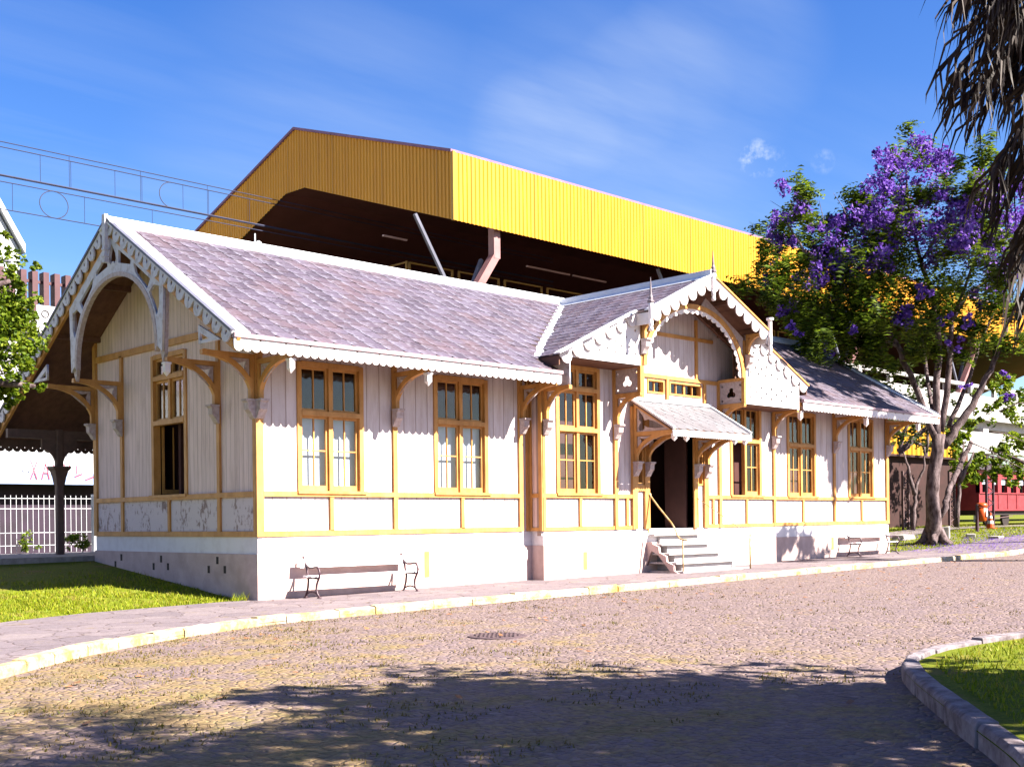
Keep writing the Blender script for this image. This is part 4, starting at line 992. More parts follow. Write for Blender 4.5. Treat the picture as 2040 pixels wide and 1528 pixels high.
# ================================================================== overhead station behind
MS = thing('metro_station', 'elevated railway station under a huge folded yellow metal roof', 'train station', (24.4, 22, 0))
def ms(mb, name, mat): 
    o = mb.build(name, mat, MS); o.matrix_parent_inverse = Matrix.Translation(MS.location).inverted(); return o
YB, XE = 22.0, 135.0
mb = MB(); p = .27; x = 24.42; vs = []; zt, zb = 19.13, 15.88
prof = [(0, 0), (.05, -.05), (.13, -.05), (.18, 0)]
pts = []
while x < XE:
    pts += [(x + a, YB + b) for a, b in prof]; x += p
n = len(pts); mb.add([(a, b, zb) for a, b in pts] + [(a, b, zt) for a, b in pts], [(i, i + 1, n + i + 1, n + i) for i in range(n - 1)])
ms(mb, 'front_cladding', M['yellow_clad'])
OUT = [(22, 19.13), (35.4, 23.55), (48.8, 19.13), (48.8, 15.9)]; INN = [(43.5, 17.60), (36.4, 20.15), (34.5, 20.10), (22, 15.88)]
def edge_z(tab, y): return lerp_tab(y, [q[0] for q in tab], [q[1] for q in tab])
tt = [(22, 19.13), (35.4, 23.55), (48.8, 19.13)]; bt = [(22, 15.88), (34.5, 20.10), (36.4, 20.15), (48.8, 15.88)]
mb = MB(); y = 22.0; pr = []
while y < 48.7:
    pr += [(y + a, b) for a, b in prof]; y += p
n = len(pr); X_ = 24.4
mb.add([(X_ + b, a, edge_z(bt, a)) for a, b in pr] + [(X_ + b, a, edge_z(tt, a)) for a, b in pr], [(i, i + 1, n + i + 1, n + i) for i in range(n - 1)])
ms(mb, 'end_cladding', M['yellow_clad'])
mb = MB(); mb.box(24.30, 24.46, 21.90, 22.06, 15.86, 19.15); ms(mb, 'corner_flashing', M['yellow'])
mb = MB()
for (y0, z0), (y1, z1) in zip(tt, tt[1:]): mb.add([(24.25, y0, z0 + .12), (XE, y0, z0 + .12), (XE, y1, z1 + .12), (24.25, y1, z1 + .12), (24.25, y0, z0 - .02), (XE, y0, z0 - .02), (XE, y1, z1 - .02), (24.25, y1, z1 - .02)], [(0, 1, 2, 3), (4, 7, 6, 5), (0, 3, 7, 4), (0, 4, 5, 1)])
ms(mb, 'roof', mk('purple_roof_edge', (.20, .10, .17), s=2, bs=0))
mb = MB()
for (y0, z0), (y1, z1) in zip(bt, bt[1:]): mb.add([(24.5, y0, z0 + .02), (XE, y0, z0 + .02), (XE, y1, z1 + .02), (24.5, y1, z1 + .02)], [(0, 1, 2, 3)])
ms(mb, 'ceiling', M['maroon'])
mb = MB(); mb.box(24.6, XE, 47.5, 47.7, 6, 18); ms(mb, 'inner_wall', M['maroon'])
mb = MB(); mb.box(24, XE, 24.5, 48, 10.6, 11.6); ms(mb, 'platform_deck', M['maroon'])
fr = MB(); x = 24.85                           # yellow framed screens on the platform edge
while x < 60:
    fr.box(x, x + .09, 25.95, 26.05, 11.6, 14.62); fr.box(x + 2.85, x + 2.94, 25.95, 26.05, 11.6, 14.62); fr.box(x + .09, x + 2.85, 25.96, 26.04, 14.55, 14.62); x += 3.32
fr.beam((24.7, 26, 14.58), (24.7, 34, 14.58), .07, .07); fr.box(24.62, 24.7, 25.9, 26.0, 11.6, 14.62)
ms(fr, 'platform_screen', mk('dull_yellow_frame', (.17, .085, .005), s=2, bs=0))
for x0 in (27.5, 45.5, 63.5, 81.5):
    mb = MB(); c = (x0, 22.5)
    mb.beam((x0, 22.5, 16.1), (x0, 22.5, 14.55), .42, .42, (0, 1, 0)); mb.beam((x0, 22.5, 14.7), (x0 - 2.4, 22.9, 10.9), .40, .42, (0, 1, 0)); ms(mb, 'column', M['steel'])
    mb = MB(); mb.beam((x0 - 5.0, 22.6, 15.95), (x0 - 2.0, 22.9, 11.8), .15, .15, (0, 1, 0)); mb.beam((x0 - .25, 23.2, 14.6), (x0 - 1.7, 23.2, 11.5), .16, .2, (0, 1, 0)); ms(mb, 'strut', M['steelg'])
mb = MB()
for x0, y0, z0, l in ((25.6, 29, 16.6, 1.6), (35.3, 28, 16.2, 3.6), (39.2, 28, 16.2, 3.0)): mb.box(x0, x0 + l, y0, y0 + .12, z0, z0 + .08)
ms(mb, 'lamp_batten', mk('pale_batten', (.42, .30, .30), s=1, bs=0))
mb = MB(); q = at(508, 484, 44); mb.tube([q, q + Vector((0, 0, .35))], .03, 6); mb.lathe(tuple(q + Vector((.15, 0, -.12))), [(.02, .22), (.10, .18), (.15, .08), (.13, -.03), (.05, -.06)], 10); ms(mb, 'floodlight', M['whitemetal'])
# viaduct carrying the tracks
VD = thing('viaduct', 'long pale concrete railway viaduct with slotted parapet behind the trees', 'viaduct', (60, 20, 0))
def vd(mb, name, mat):
    o = mb.build(name, mat, VD); o.matrix_parent_inverse = Matrix.Translation(VD.location).inverted(); return o
mb = MB(); mb.box(24.5, 140, 19.8, 20.1, 8.9, 10.75); x = 24.5
while x < 140: mb.box(x, x + .45, 19.78, 20.05, 10.75, 11.45); x += 4.2
mb.box(24.5, 140, 19.76, 20.1, 11.35, 11.6); vd(mb, 'parapet', M['concrete'])
mb = MB(); mb.box(24.5, 140, 20.6, 34, 8.3, 9.2); vd(mb, 'deck', M['concrete'])
mb = MB(); mb.box(24.5, 140, 19.6, 20.5, 6.3, 7.9); mb.box(60, 140, 19.9, 20.4, 4.4, 5.2); vd(mb, 'beam', M['concrete'])
for x in range(30, 140, 12): mb = MB(); mb.box(x, x + .9, 20.2, 21.1, 0, 8.3); vd(mb, 'pier', M['concrete'])
mb = MB(); mb.box(-40, 24.3, 22, 22.4, 8.42, 8.92); mb.box(-40, 24.3, 22.3, 30, 7.9, 8.4); mb.box(-40, 24.3, 22.1, 22.5, 6.35, 6.75); vd(mb, 'parapet', M['concrete'])
mb = MB(); mb.box(-40, 24.3, 22.5, 22.7, 6.75, 7.9); vd(mb, 'girder', mk('lilac_concrete', (.40, .36, .44), s=1))
for x in range(-38, 22, 12): mb = MB(); mb.box(x, x + .9, 23, 24, 0, 7.9); vd(mb, 'pier', M['concrete'])
LV = thing('louvre_screen', 'row of tall brown upright louvres on top of the concrete viaduct', 'screen', (0, 22.2, 8.92))
mb = MB(); x = -12.0
while x < 12: mb.box(x, x + .20, 22.05, 22.45, 8.95, 10.65); x += .40
o = mb.build('slats', mk('brown_louvre', (.075, .032, .038), s=3, bs=0), LV); o.matrix_parent_inverse = Matrix.Translation(LV.location).inverted()
mb = MB(); mb.box(-12, 12, 22.2, 22.3, 10.25, 10.35); mb.box(-12, 12, 22.2, 22.3, 9.0, 9.12); o = mb.build('rail', bpy.data.materials['brown_louvre'], LV); o.matrix_parent_inverse = Matrix.Translation(LV.location).inverted()
for a, ch in ((5.15, 'O'), (5.62, 'A')):        # letters of a far sign seen between the louvres
    pass
SG = thing('signboard', 'white signboard with dark letters seen between the brown louvres', 'sign', (6.2, 27, 9))
sp0 = at(100, 628, 36.5); bx = MB(); bx.box(sp0.x - .42, sp0.x + .42, sp0.y, sp0.y + .06, sp0.z - .24, sp0.z + .28); o = bx.build('board', M['whitemetal'], SG); o.matrix_parent_inverse = Matrix.Translation(SG.location).inverted()
tx = bpy.data.curves.new('lettering', 'FONT'); tx.body = 'O A'; tx.size = .34; tx.extrude = .004
to = bpy.data.objects.new('lettering', tx); COL.objects.link(to); to.rotation_euler = (PI / 2, 0, 0); to.location = (sp0.x - .30, sp0.y - .012, sp0.z - .10)
dg = bpy.context.evaluated_depsgraph_get(); me = bpy.data.meshes.new_from_object(to.evaluated_get(dg)); mw = to.matrix_basis.copy(); bpy.data.objects.remove(to)
to = bpy.data.objects.new('lettering', me); COL.objects.link(to); me.transform(mw); me.materials.clear(); me.materials.append(M['black']); to.parent = SG; to.matrix_parent_inverse = Matrix.Translation(SG.location).inverted()

# catenary
def wire_pair(label, y, z0, z1, xa, xb, drops, ring=None, thick=.025, x_end=None):
    f_ = (35.3 + 19.548) / (y + 19.548); sx_ = lambda v: -11.99 + (v + 11.99) * f_; sz_ = lambda v: 1.5416 + (v - 1.5416) * f_
    y = 35.3; z0, z1, xa, xb = sz_(z0), sz_(z1), sx_(xa), 45; drops = [sx_(v) for v in drops]; thick *= f_
    if ring: ring = (sx_(ring[0]), ring[1] * f_, ring[2])
    w = thing('overhead_line', label, 'railway wires', (xa, y, z1), 0, 'railway overhead lines'); inv = Matrix.Translation(w.location).inverted()
    mb = MB(); mb.tube([(xa, y, z0), (xb, y, z0)], .026, 5); o = mb.build('carrier_wire', M['wire'], w); o.matrix_parent_inverse = inv
    mb = MB(); mb.tube([(xa, y, z1), (xb, y, z1)], thick, 5); o = mb.build('contact_wire', M['wire'], w); o.matrix_parent_inverse = inv
    for x in drops:
        mb = MB(); mb.tube([(x, y, z0), (x, y, z1)], .013, 4); o = mb.build('dropper', M['wire'], w); o.matrix_parent_inverse = inv
    if ring:
        c, rx, op = ring; mb = MB(); n = 28; a0, a1 = op
        mb.tube([(c + rx * math.cos(a0 + (a1 - a0) * i / n), y, (z0 + z1) / 2 + (z0 - z1) / 2 * math.sin(a0 + (a1 - a0) * i / n)) for i in range(n + 1)], .022, 5, cap=False)
        o = mb.build('wire_loop', M['wire'], w); o.matrix_parent_inverse = inv
wire_pair('upper railway overhead line with a half loop beside the yellow roof', 14., 12.27, 11.47, -40, 22.5, [1.49, 2.39, 3.75, 4.62, 6.0, 6.9, 8.4, -.6, -2, -4], (5.62, .42, (PI * .48, PI * 1.55)), .03)
wire_pair('top railway carrier line just above the first one', 14.25, 12.50, 11.52, -40, 22.5, [2.45, 4.7, 7.0], None, .014)
wire_pair('lower railway overhead line with a full round loop left of the gable', 13.9, 11.26, 10.48, -40, 21, [.65, 2.75, 4.9, -1.5, -4], (1.84, .42, (0, 2 * PI)), .016)

# white gabled block far left
WB = thing('white_building', 'tall white gabled building at the left edge behind the louvres', 'building', (6, 44, 0)); inv = Matrix.Translation(WB.location).inverted()
mb = MB(); mb.prism([(10.9, 0), (10.9, 15.55), (2.5, 30), (-6, 15.55), (-6, 0)], 40.2, 52); o = mb.build('wall', M['whitemetal'], WB); o.matrix_parent_inverse = inv
mb = MB(); mb.beam((11.2, 46, 15.55), (2.5, 46, 30.4), 13, .35, (0, 1, 0)) if 0 else mb.prism([(11.1, 15.4), (11.1, 15.85), (2.5, 30.6), (2.5, 30.1)], 39.9, 52.3); o = mb.build('roof', M['whitemetal'], WB); o.matrix_parent_inverse = inv
mb = MB(); mb.box(9.4, 10.5, 40.12, 40.19, 14.9, 15.0); o = mb.build('ledge', M['steelg'], WB); o.matrix_parent_inverse = inv

# white corrugated shed and mesh fence across the tracks
SH = thing('corrugated_shed', 'white corrugated metal shed with pink graffiti behind the mesh fence', 'shed', (0, 18, 0)); inv = Matrix.Translation(SH.location).inverted()
mb = MB(); pts = []; x = -16.0
while x < 20: pts += [(x, 18.0), (x + .03, 17.955), (x + .06, 18.0)]; x += .31
n = len(pts); mb.add([(a, b, 2.93) for a, b in pts] + [(a, b, 6.0) for a, b in pts], [(i, i + 1, n + i + 1, n + i) for i in range(n - 1)]); o = mb.build('cladding', M['whitemetal'], SH); o.matrix_parent_inverse = inv
mb = MB(); pts = [(a, b + .02) for a, b in pts]; mb.add([(a, b, 2.80) for a, b in pts] + [(a, b, 3.25) for a, b in pts], [(i, i + 1, n + i + 1, n + i) for i in range(n - 1)]); 
mb2 = MB(); mb2.box(-16, 20, 17.7, 17.92, 2.86, 3.22)
o = mb2.build('shade_strip', mk('blue_grey_shade', (.20, .27, .46), s=3, bs=0), SH); o.matrix_parent_inverse = inv  # blue-grey strip paints the shading low on the white cladding
mb = MB(); mb.box(-16, 20, 18.4, 18.6, 0, 6.0); o = mb.build('inner_wall', mk('purple_inside_shade', (.022, .010, .026), (.012, .006, .014), s=1.5, bs=0), SH); o.matrix_parent_inverse = inv  # near-black colour stands in for shade inside the shed
gm = mk('pink_spray_paint', (.36, .05, .09), s=3, bs=0); mb = MB(); gx = 2.55
for strokes in ([(0, 0, .2, .55), (.2, .0, .0, .6)], [(.0, 0, .12, .5), (.12, .5, .24, 0), (.06, .2, .2, .2)], [(0, .5, .1, 0), (.1, 0, .22, .5)], [(0, .5, .1, .25), (.2, .5, .0, -.05)], [(0, .1, .25, .2), (.05, .2, .05, .45)], [(0, 0, .3, .12)], [(0, 0, .02, .5), (0, .5, .2, .4)]):
    for a, b, c, d_ in strokes: mb.beam((gx + a, 17.68, 3.02 + b), (gx + c, 17.68, 3.02 + d_), .012, .035, (0, 0, 1))
    gx += .36
o = mb.build('graffiti', gm, SH); o.matrix_parent_inverse = inv
FN = thing('mesh_fence', 'white welded mesh fence on a low kerb beyond the platform', 'fence', (0, 14.5, 0)); inv = Matrix.Translation(FN.location).inverted()
zg = .60
mb = MB(); x = -14.0
while x < 10: mb.box(x, x + .012, 14.5, 14.512, zg + .15, zg + 1.82); x += .16
for z in (.35, .72, 1.42, 1.72): mb.box(-14, 10, 14.485, 14.498, zg + z, zg + z + .016)
o = mb.build('mesh_panel', M['whitemetal'], FN); o.matrix_parent_inverse = inv
for x in (-9.4, -2.9, 3.15): 
    mb = MB(); mb.box(x, x + .16, 14.40, 14.60, zg - .1, zg + 1.86); o = mb.build('post', M['whitemetal'], FN); o.matrix_parent_inverse = inv
mb = MB(); mb.box(-14, 10, 14.3, 14.7, 0, zg + .12); o = mb.build('kerb', M['concrete'], FN); o.matrix_parent_inverse = inv
# ================================================================== vegetation
def leaf(mb, c, l, w):
    a = Vector((random.gauss(0, 1), random.gauss(0, 1), random.gauss(0, .7))); a.normalize()
    b = a.cross(Vector((random.gauss(0, 1), random.gauss(0, 1), random.gauss(0, 1))))
    if b.length < .05: return
    b.normalize(); c = Vector(c); n = a.cross(b) * (l * .12)
    mb.add([tuple(c - a * l * .5), tuple(c + b * w * .5 + n), tuple(c + a * l * .5), tuple(c - b * w * .5 + n)], [(0, 1, 2, 3)])
def frond(mb, c, L_, n, w):
    """a feathery leaf: a row of small leaflets on both sides of a short axis"""
    d = Vector((random.gauss(0, 1), random.gauss(0, 1), random.gauss(-.1, .5))).normalized(); s = d.cross(Vector((U(-.3, .3), U(-.3, .3), 1))).normalized()
    c = Vector(c)
    for i in range(n):
        t = i / (n - 1); q = c + d * (L_ * (t - .5)) + Vector((0, 0, -.25 * L_ * t * t)); h = L_ * .34 * (1 - .6 * abs(t - .4))
        a = q + s * h + d * h * .3; b = q - s * h + d * h * .3
        mb.add([tuple(q - d * w * .5), tuple(a), tuple(q + d * w * .5), tuple(b)], [(0, 1, 2), (0, 2, 3)])
def cloud(mb, c, r, n, l, w, sq=.8, kind='leaf'):
    c = Vector(c)
    # sub-clumps make the outline uneven
    subs = [(c + Vector((random.gauss(0, .5), random.gauss(0, .5), random.gauss(0, .5 * sq))) * r, r * U(.28, .55)) for _ in range(max(4, n // 45))]
    for i in range(n):
        sc, sr = random.choice(subs); v = Vector((random.gauss(0, 1), random.gauss(0, 1), random.gauss(0, 1))).normalized() * sr * (R() ** .45)
        p = sc + v
        if kind == 'leaf': leaf(mb, p, l * U(.7, 1.3), w * U(.7, 1.3))
        else: frond(mb, p, l * U(.7, 1.2), 5, w)
def limb(mb, pts, r0, r1, n=8):
    pts = [Vector(p) for p in pts]; out = []
    for a, b in zip(pts, pts[1:]):
        k = 4
        for i in range(k):
            q = a + (b - a) * (i / k); j = min(r0 * .35, .07); out.append(q + Vector((U(-j, j), U(-j, j), 0)) if i or out else q)
    out.append(pts[-1]); m_ = len(out) - 1
    mb.tube(out, [r0 + (r1 - r0) * i / m_ for i in range(m_ + 1)], n)

# --- the jacaranda
DJ = 43.0
JB = Vector((29.55, .75, G(29.5, .8)))
J = thing('jacaranda_tree', 'large jacaranda tree in violet bloom at the right end of the station', 'tree', JB); inv = Matrix.Translation(JB).inverted()
mb = MB(); A = lambda u, v, d=0: at(u, v, DJ + d)
mb.tube([JB + Vector((0, 0, -.1)), JB + Vector((0, 0, .25)), A(1860, 1030), A(1857, 985), A(1860, 940), A(1868, 900), A(1870, 865)], [.50, .33, .27, .24, .23, .23, .24], 12)
for a in (0.2, 1.4, 2.5, 3.6, 4.6, 5.5): mb.tube([JB + Vector((math.cos(a) * .75, math.sin(a) * .75, -.08)), JB + Vector((math.cos(a) * .42, math.sin(a) * .42, .12)), JB + Vector((math.cos(a) * .2, math.sin(a) * .2, .55))], [.08, .14, .16], 7)
limb(mb, [JB + Vector((.5, .6, .1)), A(1882, 1010, .6), A(1892, 970, 1), A(1912, 930, 1.5), A(1935, 880, 2)], 0.130, 0.088)
limb(mb, [A(1866, 880), A(1842, 815), A(1812, 745), A(1788, 690), A(1742, 612), A(1690, 560, -1), A(1600, 500, -2), A(1565, 440, -2)], 0.144, 0.032)
limb(mb, [A(1868, 880), A(1866, 770), A(1871, 680), A(1860, 600), A(1835, 520), A(1812, 430), A(1805, 340)], 0.158, 0.032)
limb(mb, [A(1874, 860), A(1892, 720), A(1896, 640), A(1925, 590), A(1985, 545), A(2030, 500)], 0.130, 0.032)
limb(mb, [A(1878, 890), A(1916, 840), A(1956, 775), A(1990, 700), A(2015, 620), A(2040, 540)], 0.173, 0.040)
limb(mb, [A(1890, 850, .5), A(1925, 770, .8), A(1950, 690, 1.2), A(1990, 600, 2)], 0.094, 0.032)
limb(mb, [A(1860, 830), A(1845, 740, 1.5), A(1835, 660, 2.5), A(1760, 560, 3), A(1700, 480, 3)], 0.086, 0.024)
limb(mb, [A(1788, 690), A(1700, 650, -1.5), A(1600, 610, -2), A(1545, 570, -2.5)], 0.065, 0.016)
limb(mb, [A(1742, 612), A(1660, 590, 1), A(1580, 580, 1), A(1520, 540, 1)], 0.058, 0.016)
limb(mb, [A(1835, 520), A(1880, 450, -1), A(1900, 380, -1)], 0.050, 0.016); limb(mb, [A(1812, 430), A(1770, 380, 1), A(1745, 330, 1)], 0.036, 0.010)
limb(mb, [A(1896, 640), A(1950, 500, -1.5), A(1965, 380, -2)], 0.065, 0.016)
for _ in range(60):
    u, v = random.choice([(1580, 440), (1690, 480), (1745, 440), (1790, 400), (1810, 500), (1880, 490), (1950, 450), (1640, 600), (1710, 610), (1800, 600), (1560, 550), (1890, 590), (1980, 560), (1600, 650)]); d = U(-2, 2); p = A(u + U(-25, 25), v + U(-25, 25), d); mb.tube([p, p + Vector((U(-.5, .5), U(-.5, .5), U(-.2, .5))), p + Vector((U(-1, 1), U(-1, 1), U(-.1, .9)))], .02, 5, .006)
for u0, v0, u1, v1 in ((1805, 300, 1830, 270), (1755, 370, 1735, 345), (1690, 440, 1660, 385), (1850, 330, 1870, 300), (1640, 470, 1632, 400), (1590, 430, 1600, 385)): mb.tube([A(u0, v0), A((u0 + u1) / 2 + 4, (v0 + v1) / 2), A(u1, v1)], .025, 5, .006)
for u, v, d, u1, v1 in ((1970, 860, 1, 2040, 880), (1960, 905, 1, 2040, 935), (1930, 880, 1, 2020, 930), (1990, 820, 1, 2060, 800)): mb.tube([A(u, v, d), A((u + u1) / 2, (v + v1) / 2 - 6, d), A(u1, v1, d)], .03, 5, .01)
o = mb.build('trunk', M['bark'], J, True); o.matrix_parent_inverse = inv
CL = [(1580, 415, 42, 1), (1555, 455, 36, 1), (1598, 385, 30, 1), (1590, 485, 40, 1), (1535, 450, 18, .6), (1680, 455, 50, .8), (1735, 410, 52, .8), (1780, 345, 45, .6), (1815, 320, 48, .6), (1845, 290, 36, .6), (1880, 400, 52, .9), (1935, 350, 46, 1.1), (1985, 330, 36, 1.1), (1720, 510, 66, 1), (1800, 470, 74, 1), (1880, 490, 78, 1), (1955, 440, 66, 1), (2020, 400, 66, 1), (1560, 545, 56, 1), (1630, 590, 70, 1.1), (1530, 520, 34, 1), (1700, 600, 80, 1.2), (1790, 590, 84, 1.1), (1890, 590, 66, .9), (1985, 560, 60, .9), (1640, 660, 50, 1.2), (1725, 680, 44, 1.2), (1580, 640, 50, 1.1), (1850, 690, 40, .8), (1770, 740, 28, 1), (1985, 660, 42, .7), (2030, 700, 40, .7), (1930, 690, 30, .6), (1660, 530, 50, 1), (1640, 480, 36, .8), (1500, 560, 20, .5), (2030, 480, 60, .9), (2020, 560, 50, .8), (1940, 640, 46, .8), (1830, 640, 56, .9), (1690, 720, 36, 1), (1610, 690, 36, 1), (1545, 590, 40, 1), (1760, 670, 50, 1), (1930, 400, 40, .8)]
mb = MB(); mf = MB()
for u, v, r, dn_ in CL:
    d = U(-2.6, 2.6); rr = r * DJ / FPX
    cloud(mb, A(u, v, d), rr * 1.2, int(dn_ * (215 if v < 540 else 300) * (r / 50) ** 2), .5, .085, .8, 'frond')
o = mb.build('crown', M['leaf_j'], J); o.matrix_parent_inverse = inv; print('jac', len(mb.f))
mb = MB()
for u, v, r in [(1572, 385, 20), (1600, 400, 20), (1542, 445, 18), (1560, 470, 24), (1545, 480, 14), (1680, 480, 34), (1640, 500, 30), (1660, 430, 26), (1720, 490, 36), (1765, 450, 34), (1790, 410, 34), (1740, 380, 30), (1800, 300, 22), (1845, 285, 18), (1770, 330, 28), (1830, 340, 30), (1880, 345, 26), (1900, 425, 32), (1870, 455, 24), (1965, 350, 26), (1990, 470, 30), (1955, 400, 24), (2010, 430, 30), (1830, 585, 18), (1800, 620, 22), (1735, 560, 22), (1900, 690, 12), (1695, 560, 24), (1640, 545, 26), (1670, 620, 18), (1760, 520, 26), (1700, 660, 14), (1600, 560, 18), (1610, 620, 16), (1550, 620, 14), (1860, 520, 22), (1990, 540, 20), (1940, 500, 26), (1925, 640, 12), (1720, 440, 30), (2000, 590, 14), (1580, 700, 10), (1745, 690, 8), (2010, 790, 9), (1925, 770, 6), (1995, 745, 8), (1880, 640, 10), (1820, 400, 26), (1620, 450, 14), (1585, 430, 24), (1530, 500, 18), (1650, 540, 30), (1700, 520, 34), (1780, 480, 36), (1840, 450, 34), (1900, 470, 34), (1930, 440, 30), (1970, 420, 30), (2020, 380, 30), (1670, 580, 24), (1730, 620, 22), (1620, 580, 22), (1860, 310, 22), (1750, 410, 30), (1690, 450, 28), (1990, 510, 26), (1950, 580, 20), (1580, 660, 14), (1650, 690, 14), (1530, 560, 14)]:
    cloud(mb, A(u, v, U(-3.3, 1.2)), r * DJ / FPX * 1.35, int(12 + r * r * .34), .15, .11, .9)
o = mb.build('blossom', M['bloom'], J); o.matrix_parent_inverse = inv; print('bloom', len(mb.f))

# --- shrubby trees behind and beside it
def tree(name, label, base, limbs, clumps, leafm, barkm, l=.22, w=.11, dens=1.0, kind='leaf', cat='tree', r0=.12):
    t = thing(name, label, cat, base); iv = Matrix.Translation(Vector(base)).inverted(); mb = MB()
    for pts in limbs: limb(mb, pts, r0, r0 * .25, 7)
    o = mb.build('trunk', barkm, t, True); o.matrix_parent_inverse = iv
    mb = MB()
    for c, r, n in clumps: cloud(mb, c, r, int(n * dens), l, w, .85, kind)
    o = mb.build('crown', leafm, t); o.matrix_parent_inverse = iv
    return t
def px_clumps(lst, d, jit=1.0): return [(at(u, v, d + U(-jit, jit)), r * d / FPX, n) for u, v, r, n in lst]
d = 50.; b = at(1905, 1050, d); 
tree('leafy_tree', 'bright green leafy young tree behind the jacaranda trunk', b, [[b, at(1912, 960, d), at(1920, 880, d)], [at(1912, 960, d), at(1940, 900, d)]],
     px_clumps([(1925, 890, 34, 240), (1910, 860, 26, 130), (1935, 930, 26, 170), (1920, 960, 16, 70), (1895, 880, 24, 80), (1938, 850, 16, 60)], d), M['leaf_b'], M['bark'], .26, .14)
d = 52.; b = at(2075, 1040, d)
tree('leafy_tree', 'green leafy tree reaching in over the red carriage', b, [[b, at(2060, 930, d), at(2030, 880, d)], [at(2060, 930, d), at(1990, 900, d)]],
     px_clumps([(2010, 900, 26, 150), (1985, 920, 22, 100), (2035, 880, 24, 120), (2030, 930, 20, 90), (1975, 800, 26, 130), (2000, 820, 20, 90), (1960, 950, 20, 80), (2000, 950, 16, 60), (2010, 760, 30, 130), (2035, 700, 34, 130), (1960, 830, 20, 60), (2040, 790, 26, 90), (1985, 945, 24, 110), (2030, 950, 22, 100), (1970, 900, 24, 110), (2000, 870, 28, 130), (2035, 830, 24, 100), (1990, 780, 26, 110)], d), M['leaf_b'], M['bark'], .26, .14)
d = 50.; b = at(1818, 1056, d)
tree('sapling', 'thin leaning sapling in front of the dark shed', b, [[b, at(1822, 1000, d), at(1826, 965, d), at(1840, 935, d), at(1842, 890, d)], [at(1822, 985, d), at(1812, 940, d), at(1800, 900, d)]],
     px_clumps([(1812, 770, 36, 120), (1780, 780, 26, 70), (1850, 880, 16, 30), (1790, 860, 14, 18)], d), M['leaf_d'], M['bark'], .24, .10, r0=.11)
d = 56.; b = at(1760, 1045, d)
tree('dark_tree', 'dark branching tree between the station roof and the viaduct', b, [[b, at(1790, 930, d), at(1800, 860, d), at(1830, 800, d)], [at(1800, 870, d), at(1770, 850, d)], [at(1790, 900, d), at(1850, 850, d), at(1880, 830, d)], [at(1840, 1040, d), at(1845, 900, d), at(1850, 840, d)], [at(1795, 900, d), at(1820, 880, d), at(1845, 890, d)]],
     px_clumps([(1830, 800, 26, 70), (1870, 790, 26, 60), (1800, 820, 20, 36), (1880, 840, 22, 50), (1720, 760, 26, 80), (1700, 735, 20, 60), (1855, 900, 14, 20), (1800, 850, 26, 60), (1840, 865, 24, 50), (1775, 835, 24, 60), (1820, 885, 22, 50), (1862, 850, 22, 50), (1795, 880, 24, 60), (1845, 890, 24, 60), (1780, 860, 22, 50), (1825, 855, 24, 60)], d), M['leaf_d'], M['bark'], .26, .11, r0=.16)
# --- tree at the left edge
d = 21.; b = at(-260, 1230, d); b.z = G(b.x, b.y)
tree('leafy_tree', 'leafy green tree reaching in at the left edge before the gable', b, [[b, at(-230, 1000, d), at(-160, 800, d), at(-60, 690, d), at(10, 640, d)], [at(-160, 800, d), at(-40, 760, d), at(70, 770, d)], [at(-160, 800, d), at(-80, 600, d), at(20, 560, d)]],
     px_clumps([(-10, 590, 44, 300), (22, 610, 36, 260), (42, 660, 34, 240), (10, 650, 44, 300), (0, 700, 42, 280), (50, 700, 28, 170), (30, 560, 26, 90), (64, 600, 14, 40), (72, 530, 12, 24), (-20, 770, 36, 220), (14, 778, 22, 120), (50, 768, 18, 70), (74, 772, 12, 36), (14, 800, 18, 60), (10, 480, 22, 30), (-60, 640, 70, 400), (-90, 760, 70, 300), (-40, 520, 50, 160), (40, 640, 30, 160), (45, 725, 16, 40)], d, .5), M['leaf_b'], M['bark'], .10, .065, 2.6, r0=.16)
# --- small plants by the fence
d = 33.5; 
for u, v, lab in ((165, 1078, 'bushy weed against the mesh fence near its white post'), (52, 1082, 'small green plant at the foot of the mesh fence')):
    b = at(u, 1100, d); tree('weed_plant', lab, b, [[b, at(u, v - 12, d)]], [(at(u + U(-8, 8) * (2.2 if u > 100 else .4), v + U(-8, 10), d + U(-.2, .2)), .22, 60) for _ in range(6 if u > 100 else 3)], M['leaf_b'], M['bark'], .12, .05, cat='plant', r0=.02)

# --- palm whose dry fronds hang in at the top right; its crown throws the shadow on the road
PBx, PBy = -5.62, -18.47
PM = thing('palm_tree', 'palm on the island with dry brown fronds hanging in at the top right corner', 'palm', (PBx, PBy, G(PBx, PBy) + .2)); inv = Matrix.Translation(PM.location).inverted()
top = Vector((PBx, PBy, 5.45))
mb = MB(); mb.tube([(PBx, PBy, 0), (PBx + .03, PBy, 1.5), (PBx, PBy + .03, 3.0), (PBx, PBy, 4.5), (PBx, PBy, 5.5)], [.30, .24, .22, .24, .20], 14)
for i in range(23): mb.lathe((PBx, PBy, .3 + i * .22), [(.25, 0), (.27, .02), (.25, .05)], 14)
o = mb.build('trunk', M['bark'], PM, True); o.matrix_parent_inverse = inv
def palm_path(az, el, ln, droop, n):
    d = Vector((math.cos(az), math.sin(az), 0)); pos = top.copy(); out = []; a = el
    for i in range(n): a -= droop / n * (1 + 1.2 * i / n); pos = pos + (d * math.cos(a) + Vector((0, 0, math.sin(a)))) * (ln / n); out.append(pos.copy())
    return out
